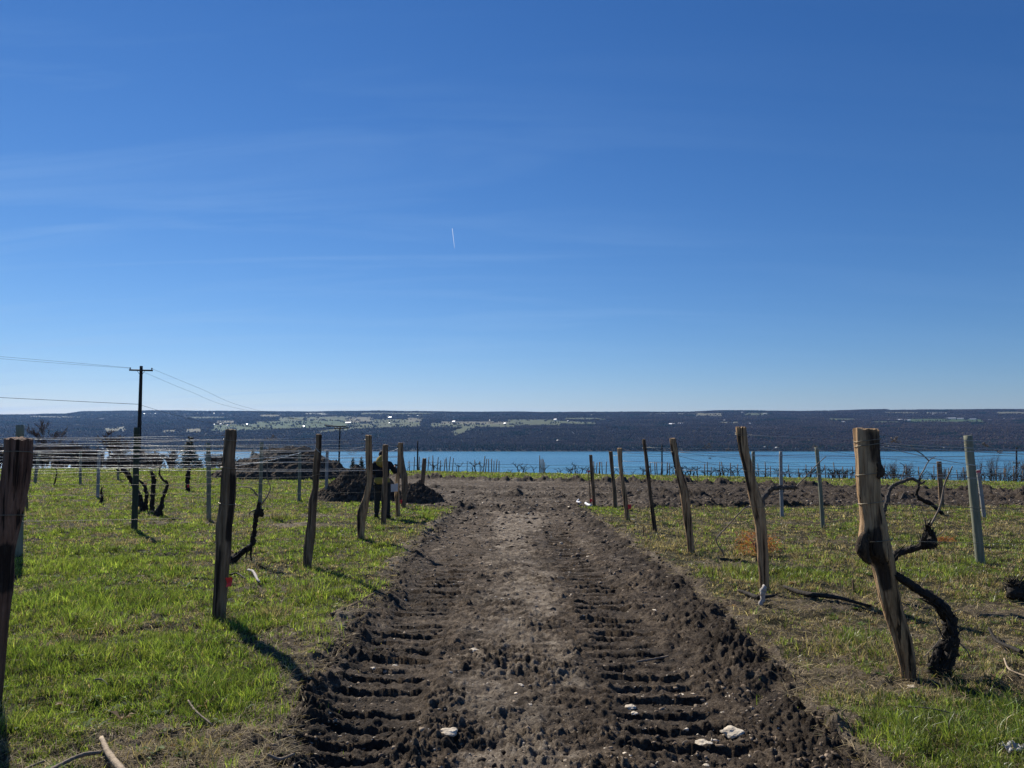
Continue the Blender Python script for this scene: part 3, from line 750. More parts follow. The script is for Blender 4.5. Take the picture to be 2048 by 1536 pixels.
P_('L8', 'short dark post leaning right beside the earth heap', 'post', 33.3,
   [(845, 853.6, 917), (842.8, 851.9, 938), (840.8, 849, 964), (840, 847, 989)], 'wood_dark', 24, GE)
P_('R1', 'thick knotted post leaning left, bound with wire, nearest on the right', 'post', 5.65,
   [(1708.8, 1758.5, 860), (1711.5, 1759.5, 891), (1713, 1760.6, 914), (1713.5, 1766, 938), (1713, 1761, 952), (1715.5, 1762, 982), (1720, 1765, 1009), (1724, 1773, 1043), (1721, 1778, 1070), (1718, 1783, 1090), (1724, 1787.7, 1111), (1741, 1790, 1124), (1749, 1793, 1145), (1756, 1797, 1178), (1764.6, 1803.6, 1212), (1774.8, 1813.7, 1246), (1786.6, 1824, 1280), (1796.8, 1830.6, 1314), (1803.6, 1832, 1342)], 'wood_tan', 2, GE,
   stain=[(0.25, 1.0, 862, 925, 0.75), (0.72, 1.0, 925, 955, 0.9), (0.05, 0.5, 1060, 1175, 1.0), (0.3, 0.5, 960, 1060, 0.45), (0.55, 0.75, 1220, 1310, 0.5), (0.3, 1.0, 1320, 1342, 0.5)], wires=(884, 891, 947, 1005, 1083), sides=30)
def knots():
    e, pts, R = POSTS['R1']; b_ = np.array(e.location)
    for path, hw in (([(1733, 1066), (1726, 1082), (1725, 1100), (1732, 1116), (1741, 1128)], (6, 12, 13, 8, 2.5)), ([(1755, 926), (1761, 937), (1761, 947), (1755, 956)], (3, 7, 7, 3))):
        m = MB(); P = smooth_path([px(u, v, 5.57) for u, v in path], 14); r = np.interp(np.linspace(0, 1, 14), np.linspace(0, 1, len(hw)), hw) / F * 5.57
        m.tube(P, r, 12, .35, 3); m.build('knot', M['knot'], e, b_)
knots()
P_('R2', 'tall smooth tan post with a bend, second on the right', 'post', 9.2,
   [(1470, 1492.5, 855), (1472.7, 1495, 877), (1476, 1498.7, 902), (1482.6, 1504.8, 927), (1487.5, 1509.8, 951), (1492.5, 1517, 976), (1497, 1526, 1001), (1503.6, 1530.8, 1025), (1508.5, 1533, 1050), (1512, 1535.7, 1087), (1516, 1538.7, 1137), (1519.7, 1539.5, 1178)], 'wood_tan', 6, GE,
   stain=[(0.0, 0.18, 870, 980, 1.0)], wires=(868, 871, 940, 1013))
P_('R3', 'tan post with a dark split edge, third on the right', 'post', 12.8,
   [(1338, 1352, 877), (1341.6, 1356, 902), (1346.5, 1360, 927), (1352, 1367.5, 951), (1357.7, 1376, 976), (1361, 1380, 1001), (1366, 1383.6, 1038), (1372.5, 1387, 1075), (1376, 1388.6, 1106)], 'wood_tan', 9, GE,
   stain=[(0.0, 0.2, 890, 990, 0.8), (0.85, 1.0, 940, 1000, 0.8), (0.0, 1.0, 877, 930, 0.35)], wires=(904, 941))
P_('R4', 'slim nearly black post leaning left among the right posts', 'post', 16.3,
   [(1284, 1291, 879), (1288.4, 1295.8, 914), (1292, 1300, 951), (1296, 1304, 988), (1300.8, 1309, 1025), (1306, 1315, 1065)], 'wood_dark', 13, GE, stain=[(0, 1, 870, 1070, 0.5)], wires=(894,))
P_('R5', 'small brown post with a red tag at its foot on the right', 'post', 19.4,
   [(1234, 1244, 897), (1236, 1245, 927), (1239.7, 1246.9, 951), (1243.9, 1253.8, 988), (1251, 1260.5, 1042)], 'wood_tan', 16, GE, wires=(905, 922))
P_('R6', 'straight slim brown post left of the post with the red tag', 'post', 23.8,
   [(1217, 1225, 903), (1221.6, 1229, 951), (1224.8, 1233.5, 988), (1226.6, 1235, 1018)], 'wood_dark', 19, GE)
P_('R7', 'farthest small wooden post on the right beside the white pipes', 'post', 25.0,
   [(1178, 1184.5, 910), (1180, 1188, 951), (1185, 1192, 1013)], 'wood_dark', 22, GE)

GL = 'trellis line posts in the field'
def line_post(label, ut, vt, ub, vb, hw, mat, d=None, clip=False):
    d = d or px_dist(vb)
    t, b_ = px(ut, vt, d), px(ub, vb, d)
    b_[2] = min(b_[2], float(base_z(b_[0], b_[1])))
    e = empty('line_post', b_, label, 'post', GL)
    r = hw / F * d
    m = MB(); P = smooth_path([b_ - np.array([0, 0, 0.2]), b_ * 0.5 + t * 0.5 + np.array([rnd.uniform(-.01, .01), 0, 0]), t], 24)
    m.tube(P, np.linspace(r * 1.06, r * 0.97, 24), 16, 0.05, rnd.randint(0, 99))
    m.build('shaft', M[mat], e, b_)
    for k in ((0.93, 0.76, 0.62) if d < 22 else ()):
        c = MB()
        q = b_ + (t - b_) * k; aa = np.linspace(0, 2 * np.pi, 14)
        c.tube(np.stack([q[0] + (r + 0.003) * np.cos(aa), q[1] + (r + 0.003) * np.sin(aa), q[2] + 0 * aa], 1), 0.003, 5)
        c.build('wire_clip', M['loop'], e, b_)
    return e
line_post('round grey post leaning left at the far right of the field', 1936, 871, 1963, 1126, 8.2, 'post_grey')
line_post('slim pale post with a pink ribbon behind the round grey post', 1956, 940, 1970, 1036, 3.6, 'post_pale')
line_post('short dark brown post between the vine arch and the round grey post', 1878, 923, 1884, 1011, 4.6, 'wood_dark')
line_post('grey green post with curled vine scraps on its top', 1633, 894, 1646.5, 1053, 3.7, 'post_grey')
line_post('upright pale grey post just right of the tallest tan post', 1561.5, 903, 1564, 1032, 3.3, 'post_pale')
line_post('grey green post half hidden behind the tallest tan post', 1506.5, 903, 1509, 1026, 3.3, 'post_grey')
line_post('dark green round post standing in front of the utility pole', 273.5, 855, 268.5, 1059, 5.6, 'post_dark')
line_post('green grey post top showing over the reddish edge post', 40, 850, 37, 1107, 7.6, 'post_grey')
line_post('grey post left of the red taped post', 416.5, 885, 418, 1040, 4.2, 'post_grey')
line_post('grey post behind the small crooked vine', 523.5, 884, 519, 1031, 3.6, 'post_grey')
line_post('slim grey post in front of the larger earth heap', 599.5, 900, 598, 1004, 3.2, 'post_grey')
line_post('pale grey post at the left foot of the smaller earth heap', 654.5, 900, 653, 1001, 3.0, 'post_pale')
line_post('brownish grey post left of the dark green round post', 198.5, 900, 195.5, 1000, 3.0, 'post_pale')
line_post('thin grey post in the far left grass', 161, 903, 161, 979, 2.4, 'post_grey')
line_post('leaning grey post far left beside the reddish edge post', 79, 903, 67.5, 979, 3.0, 'post_grey')
line_post('thin grey post near the bare bush by the utility pole', 237.5, 912, 236, 973, 2.0, 'post_grey')
line_post('dark thin stake leaning behind the reddish edge post', 49.5, 962, 55.5, 1020, 2.4, 'wood_dark')

def stake(label, ut, vt, ub, vb, hw, mat):
    d = px_dist(vb); t, b_ = px(ut, vt, d), px(ub, vb, d)
    b_[2] = min(b_[2], float(base_z(b_[0], b_[1])))
    m = MB(); m.tube(smooth_path([b_ - np.array([0, 0, .08]), (b_ + t) / 2 + np.array([.006, 0, 0]), t], 8), np.linspace(hw, hw * .7, 8) / F * d, 8, 0.3, 4)
    o = m.build('stake', M[mat], None, b_); tag(o, label, 'stake')
stake('thin stake with a pink ribbon left of the farthest right post', 1176.5, 942, 1181, 1006, 1.3, 'wood_dark')
stake('short black stub of stake in grass left of the slim black post', 1287, 1052, 1286, 1073, 1.6, 'wood_dark')
stake('short stub of stake in the dry grass left of the knotted post', 1705, 1160, 1706, 1183, 2.2, 'wood_dark')
stake('single thin stake in the strip of grass before the lake', 934.5, 923, 933.5, 952, 0.9, 'wood_dark')
stake('thin rusty stake in the grass strip behind the third right post', 1395, 932, 1395, 962, 0.9, 'wood_dark')

# ------------------------------------------------------------------ trellis wires
GW = 'trellis wires'
ROWS = [('L2', -1, (871, 880, 893, 912, 933, 1034), 'the red taped post'), ('L3', -1, (876, 888, 902, 921, 965), 'the narrow bent post'), ('L4', -1, (879, 886, 897, 911, 950), 'the crooked tan post'),
        ('L5', -1, (899, 921, 940, 985), 'the post before the person'), ('L6', -1, (893, 913, 934), 'the post with the white card'), ('L7', -1, (897, 915, 938), 'the broad bellied post'),
        ('R1', 1, (887, 891, 947, 1005, 1083), 'the thick knotted post'), ('R2', 1, (869, 940, 1013), 'the tall smooth tan post'), ('R3', 1, (904, 941, 965), 'the third right post'),
        ('R4', 1, (894, 925, 950), 'the slim black post'), ('R5', 1, (905, 922, 945), 'the post with the red tag'), ('R6', 1, (912, 935), 'the slim brown post'), ('L1', -1, (908, 930), 'the reddish edge post')]
ORD = ['top', 'second', 'third', 'fourth', 'fifth', 'lowest']
for (key, sgn, vs, desc) in ROWS:
    e, pts, R = POSTS[key]
    d = ENDPOST[e['label']][2]
    for i, v in enumerate(vs):
        k = int(np.argmin(np.abs(pts[:-1, 2] - px(1024, v, d)[2])))
        p0 = pts[k] + np.array([sgn * R[k] * 0.8, -0.0, 0])
        L = 1.15 * d + 6 if sgn < 0 else 1.0 * d + 5
        nseg = max(3, int(L / 4.6)); P = []
        dz_end = rnd.uniform(-0.16, 0.12) if sgn < 0 else rnd.uniform(-0.28, -0.05)
        zs = np.linspace(0, dz_end, nseg + 1) + np.array([0] + [rnd.uniform(-0.03, 0.03) for _ in range(nseg)])
        for s_ in range(nseg):
            k_sag = rnd.uniform(.5, 1.7)
            for t in np.linspace(0, 1, 9)[:-1]:
                q = (s_ + t) / nseg
                sag = -0.035 * 4 * t * (1 - t) * k_sag
                P.append(p0 + np.array([sgn * L * q, 0.25 * q * rnd.choice((1, 1)), zs[s_] * (1 - t) + zs[s_ + 1] * t + sag]))
        P.append(p0 + np.array([sgn * L, 0.25, zs[-1]]))
        w = MB(); w.tube(np.array(P), (.7 if v > 944 else 1) * 0.0021 + (0.00016 if sgn < 0 else .00013) * d, 6)
        nm = ORD[i] if i < len(vs) - 1 else 'lowest'
        o = w.build('trellis_wire', M['loop' if v > 944 else 'wire'], None, p0)
        tag(o, '%s trellis wire running %s from %s' % (nm, 'left' if sgn < 0 else 'right', desc), 'wire', GW)

def loose(label, a, b, d0, d1, sag, r=0.0035):
    p, q = px(*a, d0), px(*b, d1); t = np.linspace(0, 1, 24)[:, None]
    P = p * (1 - t) + q * t; P[:, 2] -= (4 * sag * t * (1 - t))[:, 0]
    w = MB(); w.tube(P, r, 6); o = w.build('loose_wire', M['wire'], None, p); tag(o, label, 'wire', GW)
loose('loose wire slanting from the grey post up to the narrow bent post', (445, 935), (602, 905), 14.5, 27.5, 0.05, 0.006)
loose('slack wire rising right past the slim grey post', (446, 919), (600, 906), 12, 27, 0.05, 0.006)
loose('loose wire dropping right from the knotted post top across the lake', (1759, 893), (2080, 941), 5.7, 11, 0.05)
loose('second slack wire crossing the lake behind the knotted post', (1640, 900), (2080, 935), 17.5, 20, 0.1, 0.005)
loose('dark wire sagging from the slim black post over the lake', (1296, 893), (1466, 935), 16.3, 22, 0.05, 0.005)
loose('white slack wire end beside the narrow bent post top', (622, 880), (640, 905), 11.1, 11.1, 0.02, 0.004)
loose('bright wire rising from the heap to the crooked post', (640, 905), (728, 893), 18, 20, 0.03, 0.006)
loose('short bright wire between the person and the carded post', (773, 904), (796, 897), 18.2, 20.9, 0.02, 0.007)

# ------------------------------------------------------------------ vines
GV = 'old grapevines in the field'
def limb(m, pts_px, d, hw, n=None, jag=0.35, seed=1, depthj=0.05, sides=10):
    """pts in photo pixels; hw: half width in pixels (start, end)"""
    r_ = random.Random(seed)
    pts = []
    for i, q in enumerate(pts_px):
        p = px(q[0], q[1], d); p[1] += r_.uniform(-depthj, depthj) if 0 < i else 0; pts.append(p)
    n = n or max(8, 5 * len(pts))
    P = smooth_path(pts, n)
    R = np.interp(np.linspace(0, 1, n), np.linspace(0, 1, len(hw)), hw) / F * d
    P = P + (np.stack([noise2(np.arange(n) * 0.5, np.full(n, 1.3), seed), noise2(np.arange(n) * .5, np.full(n, 5.3), seed), 0 * P[:, 0]], 1)) * R[:, None] * 0.45
    m.tube(P, R, sides, jag, seed)
    return P
def vine(label, d, trunk, canes=(), mat='vine', base=None, knobs=()):
    b = px(*trunk[0][0][0], d) if base is None else px(*base, d)
    e = empty('grapevine', b, label, 'grapevine', GV)
    m = MB()
    for i, (pp, hw) in enumerate(trunk):
        P = limb(m, pp, d, hw, n=max(14, 9 * len(pp)), jag=.5, seed=17 + 3 * i + int(d * 10))
        if d < 12:          # loose strips of peeling bark and stubs of old spurs
            for q in range(int(9 * len(pp))):
                k = rnd.randint(1, len(P) - 4); r = np.interp(k / len(P), np.linspace(0, 1, len(hw)), hw) / F * d
                a = rnd.uniform(0, 6.283); t = P[k + 3] - P[k]; t /= np.linalg.norm(t); sd = np.cross(t, np.array([math.cos(a), .3, math.sin(a)])); sd /= np.linalg.norm(sd)
                p0 = P[k] + sd * r * .8; l_ = rnd.uniform(.05, .14) * (r / .03) ** .5
                m.tube(np.array([p0, p0 + t * l_ * .5 + sd * .006, p0 + t * l_ + sd * rnd.uniform(.0, .03)]), np.array([.25, .2, .06]) * r, 5, .4, q)
    for (u, v, r) in knobs:
        for q in range(5):
            c = px(u + rnd.uniform(-r, r) * .6, v + rnd.uniform(-r, r) * .6, d); a = np.array([rnd.uniform(-1, 1), rnd.uniform(-1, 1), rnd.uniform(-.4, 1)]); a /= np.linalg.norm(a)
            L = r / F * d
            m.tube(np.array([c - a * L * .5, c, c + a * L * .5, c + a * L]), np.array([.5, .6, .45, .15]) * L, 8, 0.5, q)
    m.build('trunk', M[mat], e, b)
    pass
    for i, (pp, hw) in enumerate(canes):
        c = MB(); limb(c, pp, d, hw, jag=0.15, seed=71 + i, sides=7); c.build('cane', M['cane'] if hw[0] < 2.4 else M[mat], e, b)
    return e
vine('big black vine trunk curving up to the knotted post', 5.62,
     [([(1878, 1352), (1894, 1318), (1901, 1270), (1899, 1236), (1872, 1203), (1840, 1181), (1809, 1161), (1790, 1148)], (11, 11, 13, 12.5, 10, 8.5, 7.5, 7)), ([(1862, 1346), (1868, 1318), (1888, 1296), (1897, 1280)], (7, 7, 9, 8)), ([(1888, 1356), (1890, 1330), (1896, 1310)], (7, 8, 8))],
     [([(1870, 1238), (1876, 1262), (1890, 1280)], (1.2, 0.8)), ([(1905, 1275), (1925, 1296), (1948, 1330)], (1.6, 1.0)), ([(1846, 1316), (1866, 1290), (1890, 1262)], (0.9, 0.6)), ([(1898, 1232), (1925, 1222), (1958, 1238)], (0.9, .5)), ([(1868, 1200), (1880, 1168), (1876, 1150)], (1.0, .6)), ([(1838, 1180), (1846, 1160), (1862, 1150)], (.9, .5)), ([(1905, 1262), (1930, 1250), (1945, 1262)], (.8, .5))], knobs=((1872, 1330, 14), (1900, 1300, 13)))
vine('low vine arm with a shaggy black head behind the knotted post', 8.6,
     [([(1768, 1196), (1772, 1150), (1790, 1111), (1815, 1102), (1846, 1094), (1862, 1090)], (7, 7, 7, 6.5, 6, 7)), ([(1855, 1096), (1868, 1078), (1860, 1058), (1853, 1046)], (7, 7, 5, 2)), ([(1846, 1092), (1845, 1078), (1853, 1068)], (6, 5, 3))],
     [([(1861, 1052), (1879, 1010), (1890, 970), (1900, 932)], (2.0, 1.2)), ([(1848, 1060), (1842, 1048)], (1.6, .8)), ([(1864, 1078), (1884, 1062), (1892, 1046)], (1.0, .5)), ([(1852, 1052), (1848, 1028), (1838, 1008)], (.9, .5)), ([(1815, 1102), (1822, 1086), (1820, 1072)], (.9, .5))], knobs=((1860, 1085, 12), (1850, 1088, 9)))
vine('grey vine arching over the mud right of the knotted post', 15,
     [([(1762, 1075), (1763, 1040), (1768, 1013), (1778, 986), (1785, 975), (1802, 965), (1826, 958), (1843, 967), (1850, 962)], (3.6, 3.6, 3.4, 3.2, 3.5, 3.4, 3, 2.5, 1.6)), ([(1778, 990), (1781, 1010)], (2, 1))], [([(1800, 966), (1808, 935), (1800, 925)], (1.0, .6))], 'vine_grey')
vine('black fallen looking vine with a forked pale cane in front of the mud', 21.5,
     [([(1886, 1030), (1880, 1024), (1863, 1009), (1840, 998), (1835, 990), (1836, 975), (1839, 955)], (3.5, 4, 4, 4, 3.2, 2.6, 2))],
     [([(1839, 955), (1848, 938), (1858, 922), (1870, 912)], (1.4, .7)), ([(1858, 922), (1842, 908), (1830, 900), (1822, 890)], (1.3, .7)), ([(1800, 1000), (1812, 985), (1832, 1037)], (.9, .7))], 'vine')
vine('grey vine arm crossing behind the tall smooth tan post', 11.5,
     [([(1519, 1124), (1517, 1060), (1524, 1005), (1536, 988), (1551, 977), (1580, 975), (1592, 977)], (5, 5, 4.6, 4.4, 4.2, 4, 3))], [([(1590, 976), (1608, 956), (1632, 932), (1650, 912)], (1.3, .7)), ([(1540, 990), (1556, 984), (1572, 964)], (.8, .5))], 'vine_grey')
vine('small crooked vine with a swollen head right of the red taped post', 11.6,
     [([(460, 1126), (468, 1118), (481, 1107), (503, 1088), (508, 1054), (513, 1032), (519, 1005)], (9, 7.5, 6, 5, 4.2, 4.6, 3.2)), ([(503, 1092), (501, 1106), (502, 1122)], (2.2, 1.6, .8)), ([(495, 1100), (493, 1115)], (1.6, .7))],
     [([(522, 1010), (537, 990), (540, 974), (536, 947), (537.5, 888)], (1.5, .7)), ([(515, 992), (503, 976), (477, 973)], (1.6, .8)), ([(516, 1018), (502, 1024), (498, 1034)], (1.7, .8))], 'vine', knobs=((519, 1024, 8),))
vine('forked black vine right behind the dark green round post', 22.5,
     [([(288, 1024), (285, 1013), (279, 996), (268, 975), (256, 950), (246, 938), (236, 926)], (7, 6, 5, 4, 4.5, 4, 2)), ([(291, 1020), (294, 985), (287, 969), (277, 960)], (4, 3.4, 2.6, 2)), ([(246, 938), (240, 944), (232, 938)], (2.5, 1.5, 1))], [([(256, 950), (262, 930), (258, 915)], (1.2, .6)), ([(236, 926), (228, 910), (230, 900)], (1.2, .6))])
vine('upright thick black vine stump in the left vine group', 22,
     [([(304, 1026), (304.5, 1000), (305.5, 975), (305.5, 955), (301, 944)], (4.5, 4, 4.4, 4, 2.4))], [([(302, 946), (306, 930), (300, 912)], (1.2, .6))])
vine('slender s shaped vine at the right of the left vine group', 20.9,
     [([(314, 1034), (318, 1024), (324, 999), (331, 981), (334.8, 967), (327, 959), (319.5, 949), (318.7, 937)], (8, 6, 3.2, 3.4, 2.4, 2, 1.8, 1)), ([(322, 1034), (322, 1020)], (4, 2)), ([(334, 970), (333, 960)], (2, 1.4))], [([(318.7, 937), (315, 922), (317, 905)], (.9, .5)), ([(296, 1034), (305, 1022), (312, 1030)], (.9, .6))], knobs=((318, 1026, 8),))
vine('dark post like vine stub with a red tag in the far left grass', 34,
     [([(374.5, 989), (376, 972), (375, 955), (378, 942), (384, 932)], (4.5, 4, 4, 3.6, 1.5))], [([(384, 932), (392, 924), (396, 915)], (1, .5))])
vine('thin curved sucker vine between far left posts', 36, [([(104, 976), (110, 965), (114, 950), (112, 940), (106, 932)], (1.6, 1.4, 1.2, 1, .7))], [([(104, 976), (110, 980)], (.8, .5))])
vine('tiny black vine stump low beside the brownish grey post', 26, [([(200, 1010), (203, 995), (201, 985), (205, 975)], (3, 2.6, 2, 1))], [([(203, 995), (208, 988), (207, 980)], (.9, .5))])
vine('gnarled black vine stump at the right edge', 8.6, [([(2022, 1196), (2030, 1180), (2026, 1166)], (8, 9, 5)), ([(2044, 1196), (2042, 1178), (2050, 1168)], (8, 8, 5))], [([(2026, 1166), (2030, 1158)], (2.5, 1.5))], knobs=((2034, 1184, 15), (2048, 1186, 12)))
vine('long bent cane hooked to the ground before the tallest tan post', 10.6, [([(1446, 1112), (1444, 1104), (1431, 1080), (1449, 1058), (1484, 1019), (1500, 1013)], (1.5, 1.4, 1.3, 1.2, 1.1, .9))], [([(1431, 1080), (1428, 1070)], (.9, .6))], 'cane')

# curled dry scraps of vine left hanging on the wires
GT = 'dry vine scraps on the wires'
def scrap(label, u, v, d, r, mat='cane'):
    c = px(u, v, d); m = MB(); k = r / F * d
    for q in range(3):
        a0 = rnd.uniform(0, 6); P = []
        for t in np.linspace(0, 1, 14):
            a = a0 + t * rnd.uniform(3.6, 5.5); P.append(c + np.array([(t - .5) * k * 2 + .5 * k * math.cos(a), .3 * k * math.sin(a * 1.3), .55 * k * math.sin(a) + .2 * k * q]))
        m.tube(np.array(P), max(0.0035, 0.0002 * d), 5, 0.2)
    tag(m.build('vine_scrap', M[mat], None, c), label, 'vine scrap', GT)
for a in [('curled dry scrap on the wire right of the knotted post', 1789, 882, 5.9, 9), ('dry scrap hanging right of the round grey post', 1971, 890, 8, 6), ('small dry scrap dangling near the right edge', 1998, 905, 8, 6),
          ('tangled pale scraps on the post top with curls', 1626, 897, 17.5, 9, 'stick'), ('pale curl over the lake left of the tallest tan post', 1415, 893, 12.9, 7, 'stick'), ('pale curl close to the tallest tan post', 1456, 900, 12, 4, 'stick'), ('dark lump on the wire over the lake', 1420, 917, 14, 3), ('twisted pale scrap above the vine behind the taped post', 544, 876, 11.5, 7, 'stick'),
          ('white curl left of the crooked post', 690, 885, 15.5, 5, 'root'), ('white hooked scrap over the lake by the crooked post', 703, 905, 15.5, 7, 'root'), ('dark tuft on the wire left of the taped post', 381, 876, 7.9, 4, 'vine'), ('pale knot of vine on the wire by the green post', 258, 919, 12, 4, 'root'), ('pale scraps tangled on wires right of the dark green post', 292, 920, 16, 9, 'root'), ('pale scraps on wires left of the taped post', 435, 912, 14, 6, 'root')]:
    scrap(*a)

# red tags and ribbons
GR = 'red marker tags'
def ribbon(label, u, v, d, w, h, mat='red', rz=0.3):
    c = px(u, v, d); W = w / F * d; H = h / F * d; m = MB(); n = 6; V = []; Fc = []
    for side in (0, 1):
        for i in range(n + 1):
            t = i / n
            for j in (-1, 1):
                V.append((j * W / 2 * (1 - .12 * t) + .15 * W * math.sin(3 * t), .15 * W * math.sin(4 * t + j) - side * 0.002, H / 2 - H * t + .05 * H * j))
    k = 2 * (n + 1)
    for i in range(n):
        Fc.append((2 * i, 2 * i + 1, 2 * i + 3, 2 * i + 2)); Fc.append((k + 2 * i + 1, k + 2 * i, k + 2 * i + 2, k + 2 * i + 3))
        Fc.append((2 * i, 2 * i + 2, k + 2 * i + 2, k + 2 * i)); Fc.append((2 * i + 1, k + 2 * i + 1, k + 2 * i + 3, 2 * i + 3))
    Fc += [(0, k, k + 1, 1), (2 * n, 2 * n + 1, k + 2 * n + 1, k + 2 * n)]
    m.add(np.array(V) + c, Fc); o = m.build('marker_tag', M[mat], None, c, smooth=False); tag(o, label, 'tag', GR)
ribbon('bright red tape square near the foot of the dark split post', 457, 1164, 7.38, 12, 18)
ribbon('red tag low on the small brown right post', 1258.5, 1013.5, 19.25, 7, 9)
ribbon('red tag beside the farthest right post and white pipes', 1181.5, 1001, 24.9, 4, 6)
ribbon('red tag low behind the post with the white card', 802, 1003.5, 21.0, 4, 8)
ribbon('faded pink ribbon on the thin stake top at the far right row end', 1177, 943, 26.5, 7, 4, 'pink')
ribbon('faded pink ribbon on the slim pale post', 1956, 943, 20.0, 9, 5, 'pink')
ribbon('red tag in the left vine group', 290.5, 971, 22.6, 5, 8)
ribbon('red tag on the dark vine stub in the far left grass', 376, 972, 33.7, 4, 6)

# ------------------------------------------------------------------ person at work
def build_person():
    d = 20.35; x0 = (766.0 - 1024) / F * d
    o = np.array([x0, d, float(gz(x0, d)) - 0.01])
    e = empty('person', o, 'person in black vest with mustard hood and hem, seen from behind at the posts', 'person')
    S = 1.03
    def skin(name, verts, edg, rad, mat, root=0, sub=1):
        me = bpy.data.meshes.new(name); me.from_pydata([tuple(S * q for q in p) for p in verts], edg, [])
        ob = link(name, me, M[mat], e)
        sk = ob.modifiers.new('skin', 'SKIN'); sk.use_smooth_shade = True
        for i, r in enumerate(rad): me.skin_vertices[0].data[i].radius = ((r[0] if isinstance(r, tuple) else r) * S, (r[1] if isinstance(r, tuple) else r) * S)
        me.skin_vertices[0].data[root].use_root = True
        ss = ob.modifiers.new('sub', 'SUBSURF'); ss.levels = ss.render_levels = sub + 1
        return ob
    # 0 pelvis 1 waist 2 chest 3 neck 4 skull 5 crown | legs | arms
    V = [(0, 0, .95), (0, .0, 1.15), (0, .01, 1.38), (0, .03, 1.53), (0, .05, 1.64), (0, .05, 1.73),
         (-.10, 0, .88), (-.12, .02, .5), (-.13, -.02, .1), (-.15, .1, .045), (.10, 0, .88), (.125, .03, .5), (.15, -.02, .1), (.18, .1, .045),
         (-.19, .0, 1.43), (-.27, .06, 1.19), (-.16, .28, 1.2), (.19, 0, 1.43), (.31, .1, 1.2), (.27, .36, 1.36)]
    E = [(0, 1), (1, 2), (2, 3), (3, 4), (4, 5), (0, 6), (6, 7), (7, 8), (8, 9), (0, 10), (10, 11), (11, 12), (12, 13), (2, 14), (14, 15), (15, 16), (2, 17), (17, 18), (18, 19)]
    Rr = [.13, .12, .14, .058, .088, .07, .085, .058, .042, .04, .085, .058, .042, .04, .06, .045, .035, .06, .045, .035]
    skin('body', V, E, Rr, 'skin')
    skin('jacket', [(0, 0, 1.02), (0, 0, 1.2), (0, .01, 1.4), (0, .02, 1.5), (-.2, 0, 1.42), (-.29, .05, 1.19), (-.18, .25, 1.2), (.2, 0, 1.42), (.33, .09, 1.19), (.28, .31, 1.33)],
         [(0, 1), (1, 2), (2, 3), (2, 4), (4, 5), (5, 6), (2, 7), (7, 8), (8, 9)], [(.2, .15), (.2, .15), (.2, .16), (.08, .08), .085, .068, .052, .085, .068, .052], 'black_cloth')
    h = MB()
    h.tube(np.array([(0, -.02, .91), (0, -.02, .95), (0, -.01, 1.0), (0, 0, 1.05)]) * S + o, np.array([.185, .205, .208, .2]) * S, 20, .06)
    h.build('jacket_hem', M['yellow_cloth'], e, o)
    hd = MB(); P = np.array([(0, -.06, 1.36), (0, -.08, 1.41), (0, -.075, 1.48), (0, -.04, 1.545), (0, .0, 1.59), (0, .02, 1.6)])
    hd.tube(P * S + o, np.array([.06, .13, .155, .135, .1, .05]) * S, 18, .15, 5); hd.build('hood', M['yellow_cloth'], e, o)
    skin('trousers', [(0, 0, .95), (-.105, 0, .86), (-.125, .02, .5), (-.135, -.01, .13), (.105, 0, .86), (.13, .03, .5), (.155, -.01, .13)], [(0, 1), (1, 2), (2, 3), (0, 4), (4, 5), (5, 6)], [(.17, .14), .115, .085, .08, .115, .085, .08], 'trouser')
    for sx in (-.14, .165):
        b = MB(); b.tube(np.array([(sx, -.06, .05), (sx, 0, .055), (sx * 1.05, .1, .045), (sx * 1.1, .2, .035)]) * S + o, np.array([.045, .055, .05, .035]) * S, 12)
        b.tube(np.array([(sx, -.015, .05), (sx, -.015, .16)]) * S + o, np.array([.055, .06]) * S, 12); b.build('boot', M['boot'], e, o)
    c = MB(); zz = np.linspace(0, 1, 7)
    c.tube(np.array([(0, .045, 1.655 + .125 * t) for t in zz]) * S + o, np.array([.112 * math.sqrt(max(0.02, 1 - (t * .98) ** 2.4)) for t in zz]) * S, 18)
    c.tube(np.array([(0, .12, 1.672), (0, .19, 1.665), (0, .235, 1.655)]) * S + o, np.array([.05, .055, .02]) * S, 10); c.build('cap', M['black_cloth'], e, o)
    hr = MB(); hr.tube(np.array([(0, .035, 1.57), (0, .03, 1.62), (0, .035, 1.67)]) * S + o, np.array([.07, .1, .108]) * S, 14, .1, 3); hr.build('hair', M['bark'], e, o)
    for (w, dr) in (((.27, .36, 1.36), (.12, .6, .12)), ((-.16, .28, 1.2), (.2, .6, 0))):
        w = np.array(w); dv = np.array(dr); dv = dv / np.linalg.norm(dv); side = np.array([1, -.2, 0.1]); m = MB()
        m.tube(np.array([w, w + dv * .05, w + dv * .09]) * S + o, np.array([.032, .04, .036]) * S, 10)
        for k, (s_, ln) in enumerate(((-.03, .07), (-.01, .08), (.012, .075), (.032, .06))):
            p = w + dv * .085 + side * s_
            m.tube(np.array([p, p + dv * ln * .5 + np.array([0, 0, -.005]), p + dv * ln * .85 + np.array([0, 0, -.03])]) * S + o, np.array([.01, .0095, .008]) * S, 7)
        p = w + dv * .03 - side * .035
        m.tube(np.array([p, p + dv * .03 - side * .02, p + dv * .06 - side * .02]) * S + o, np.array([.012, .011, .009]) * S, 7)
        m.build('hand', M['black_cloth'], e, o)
build_person()

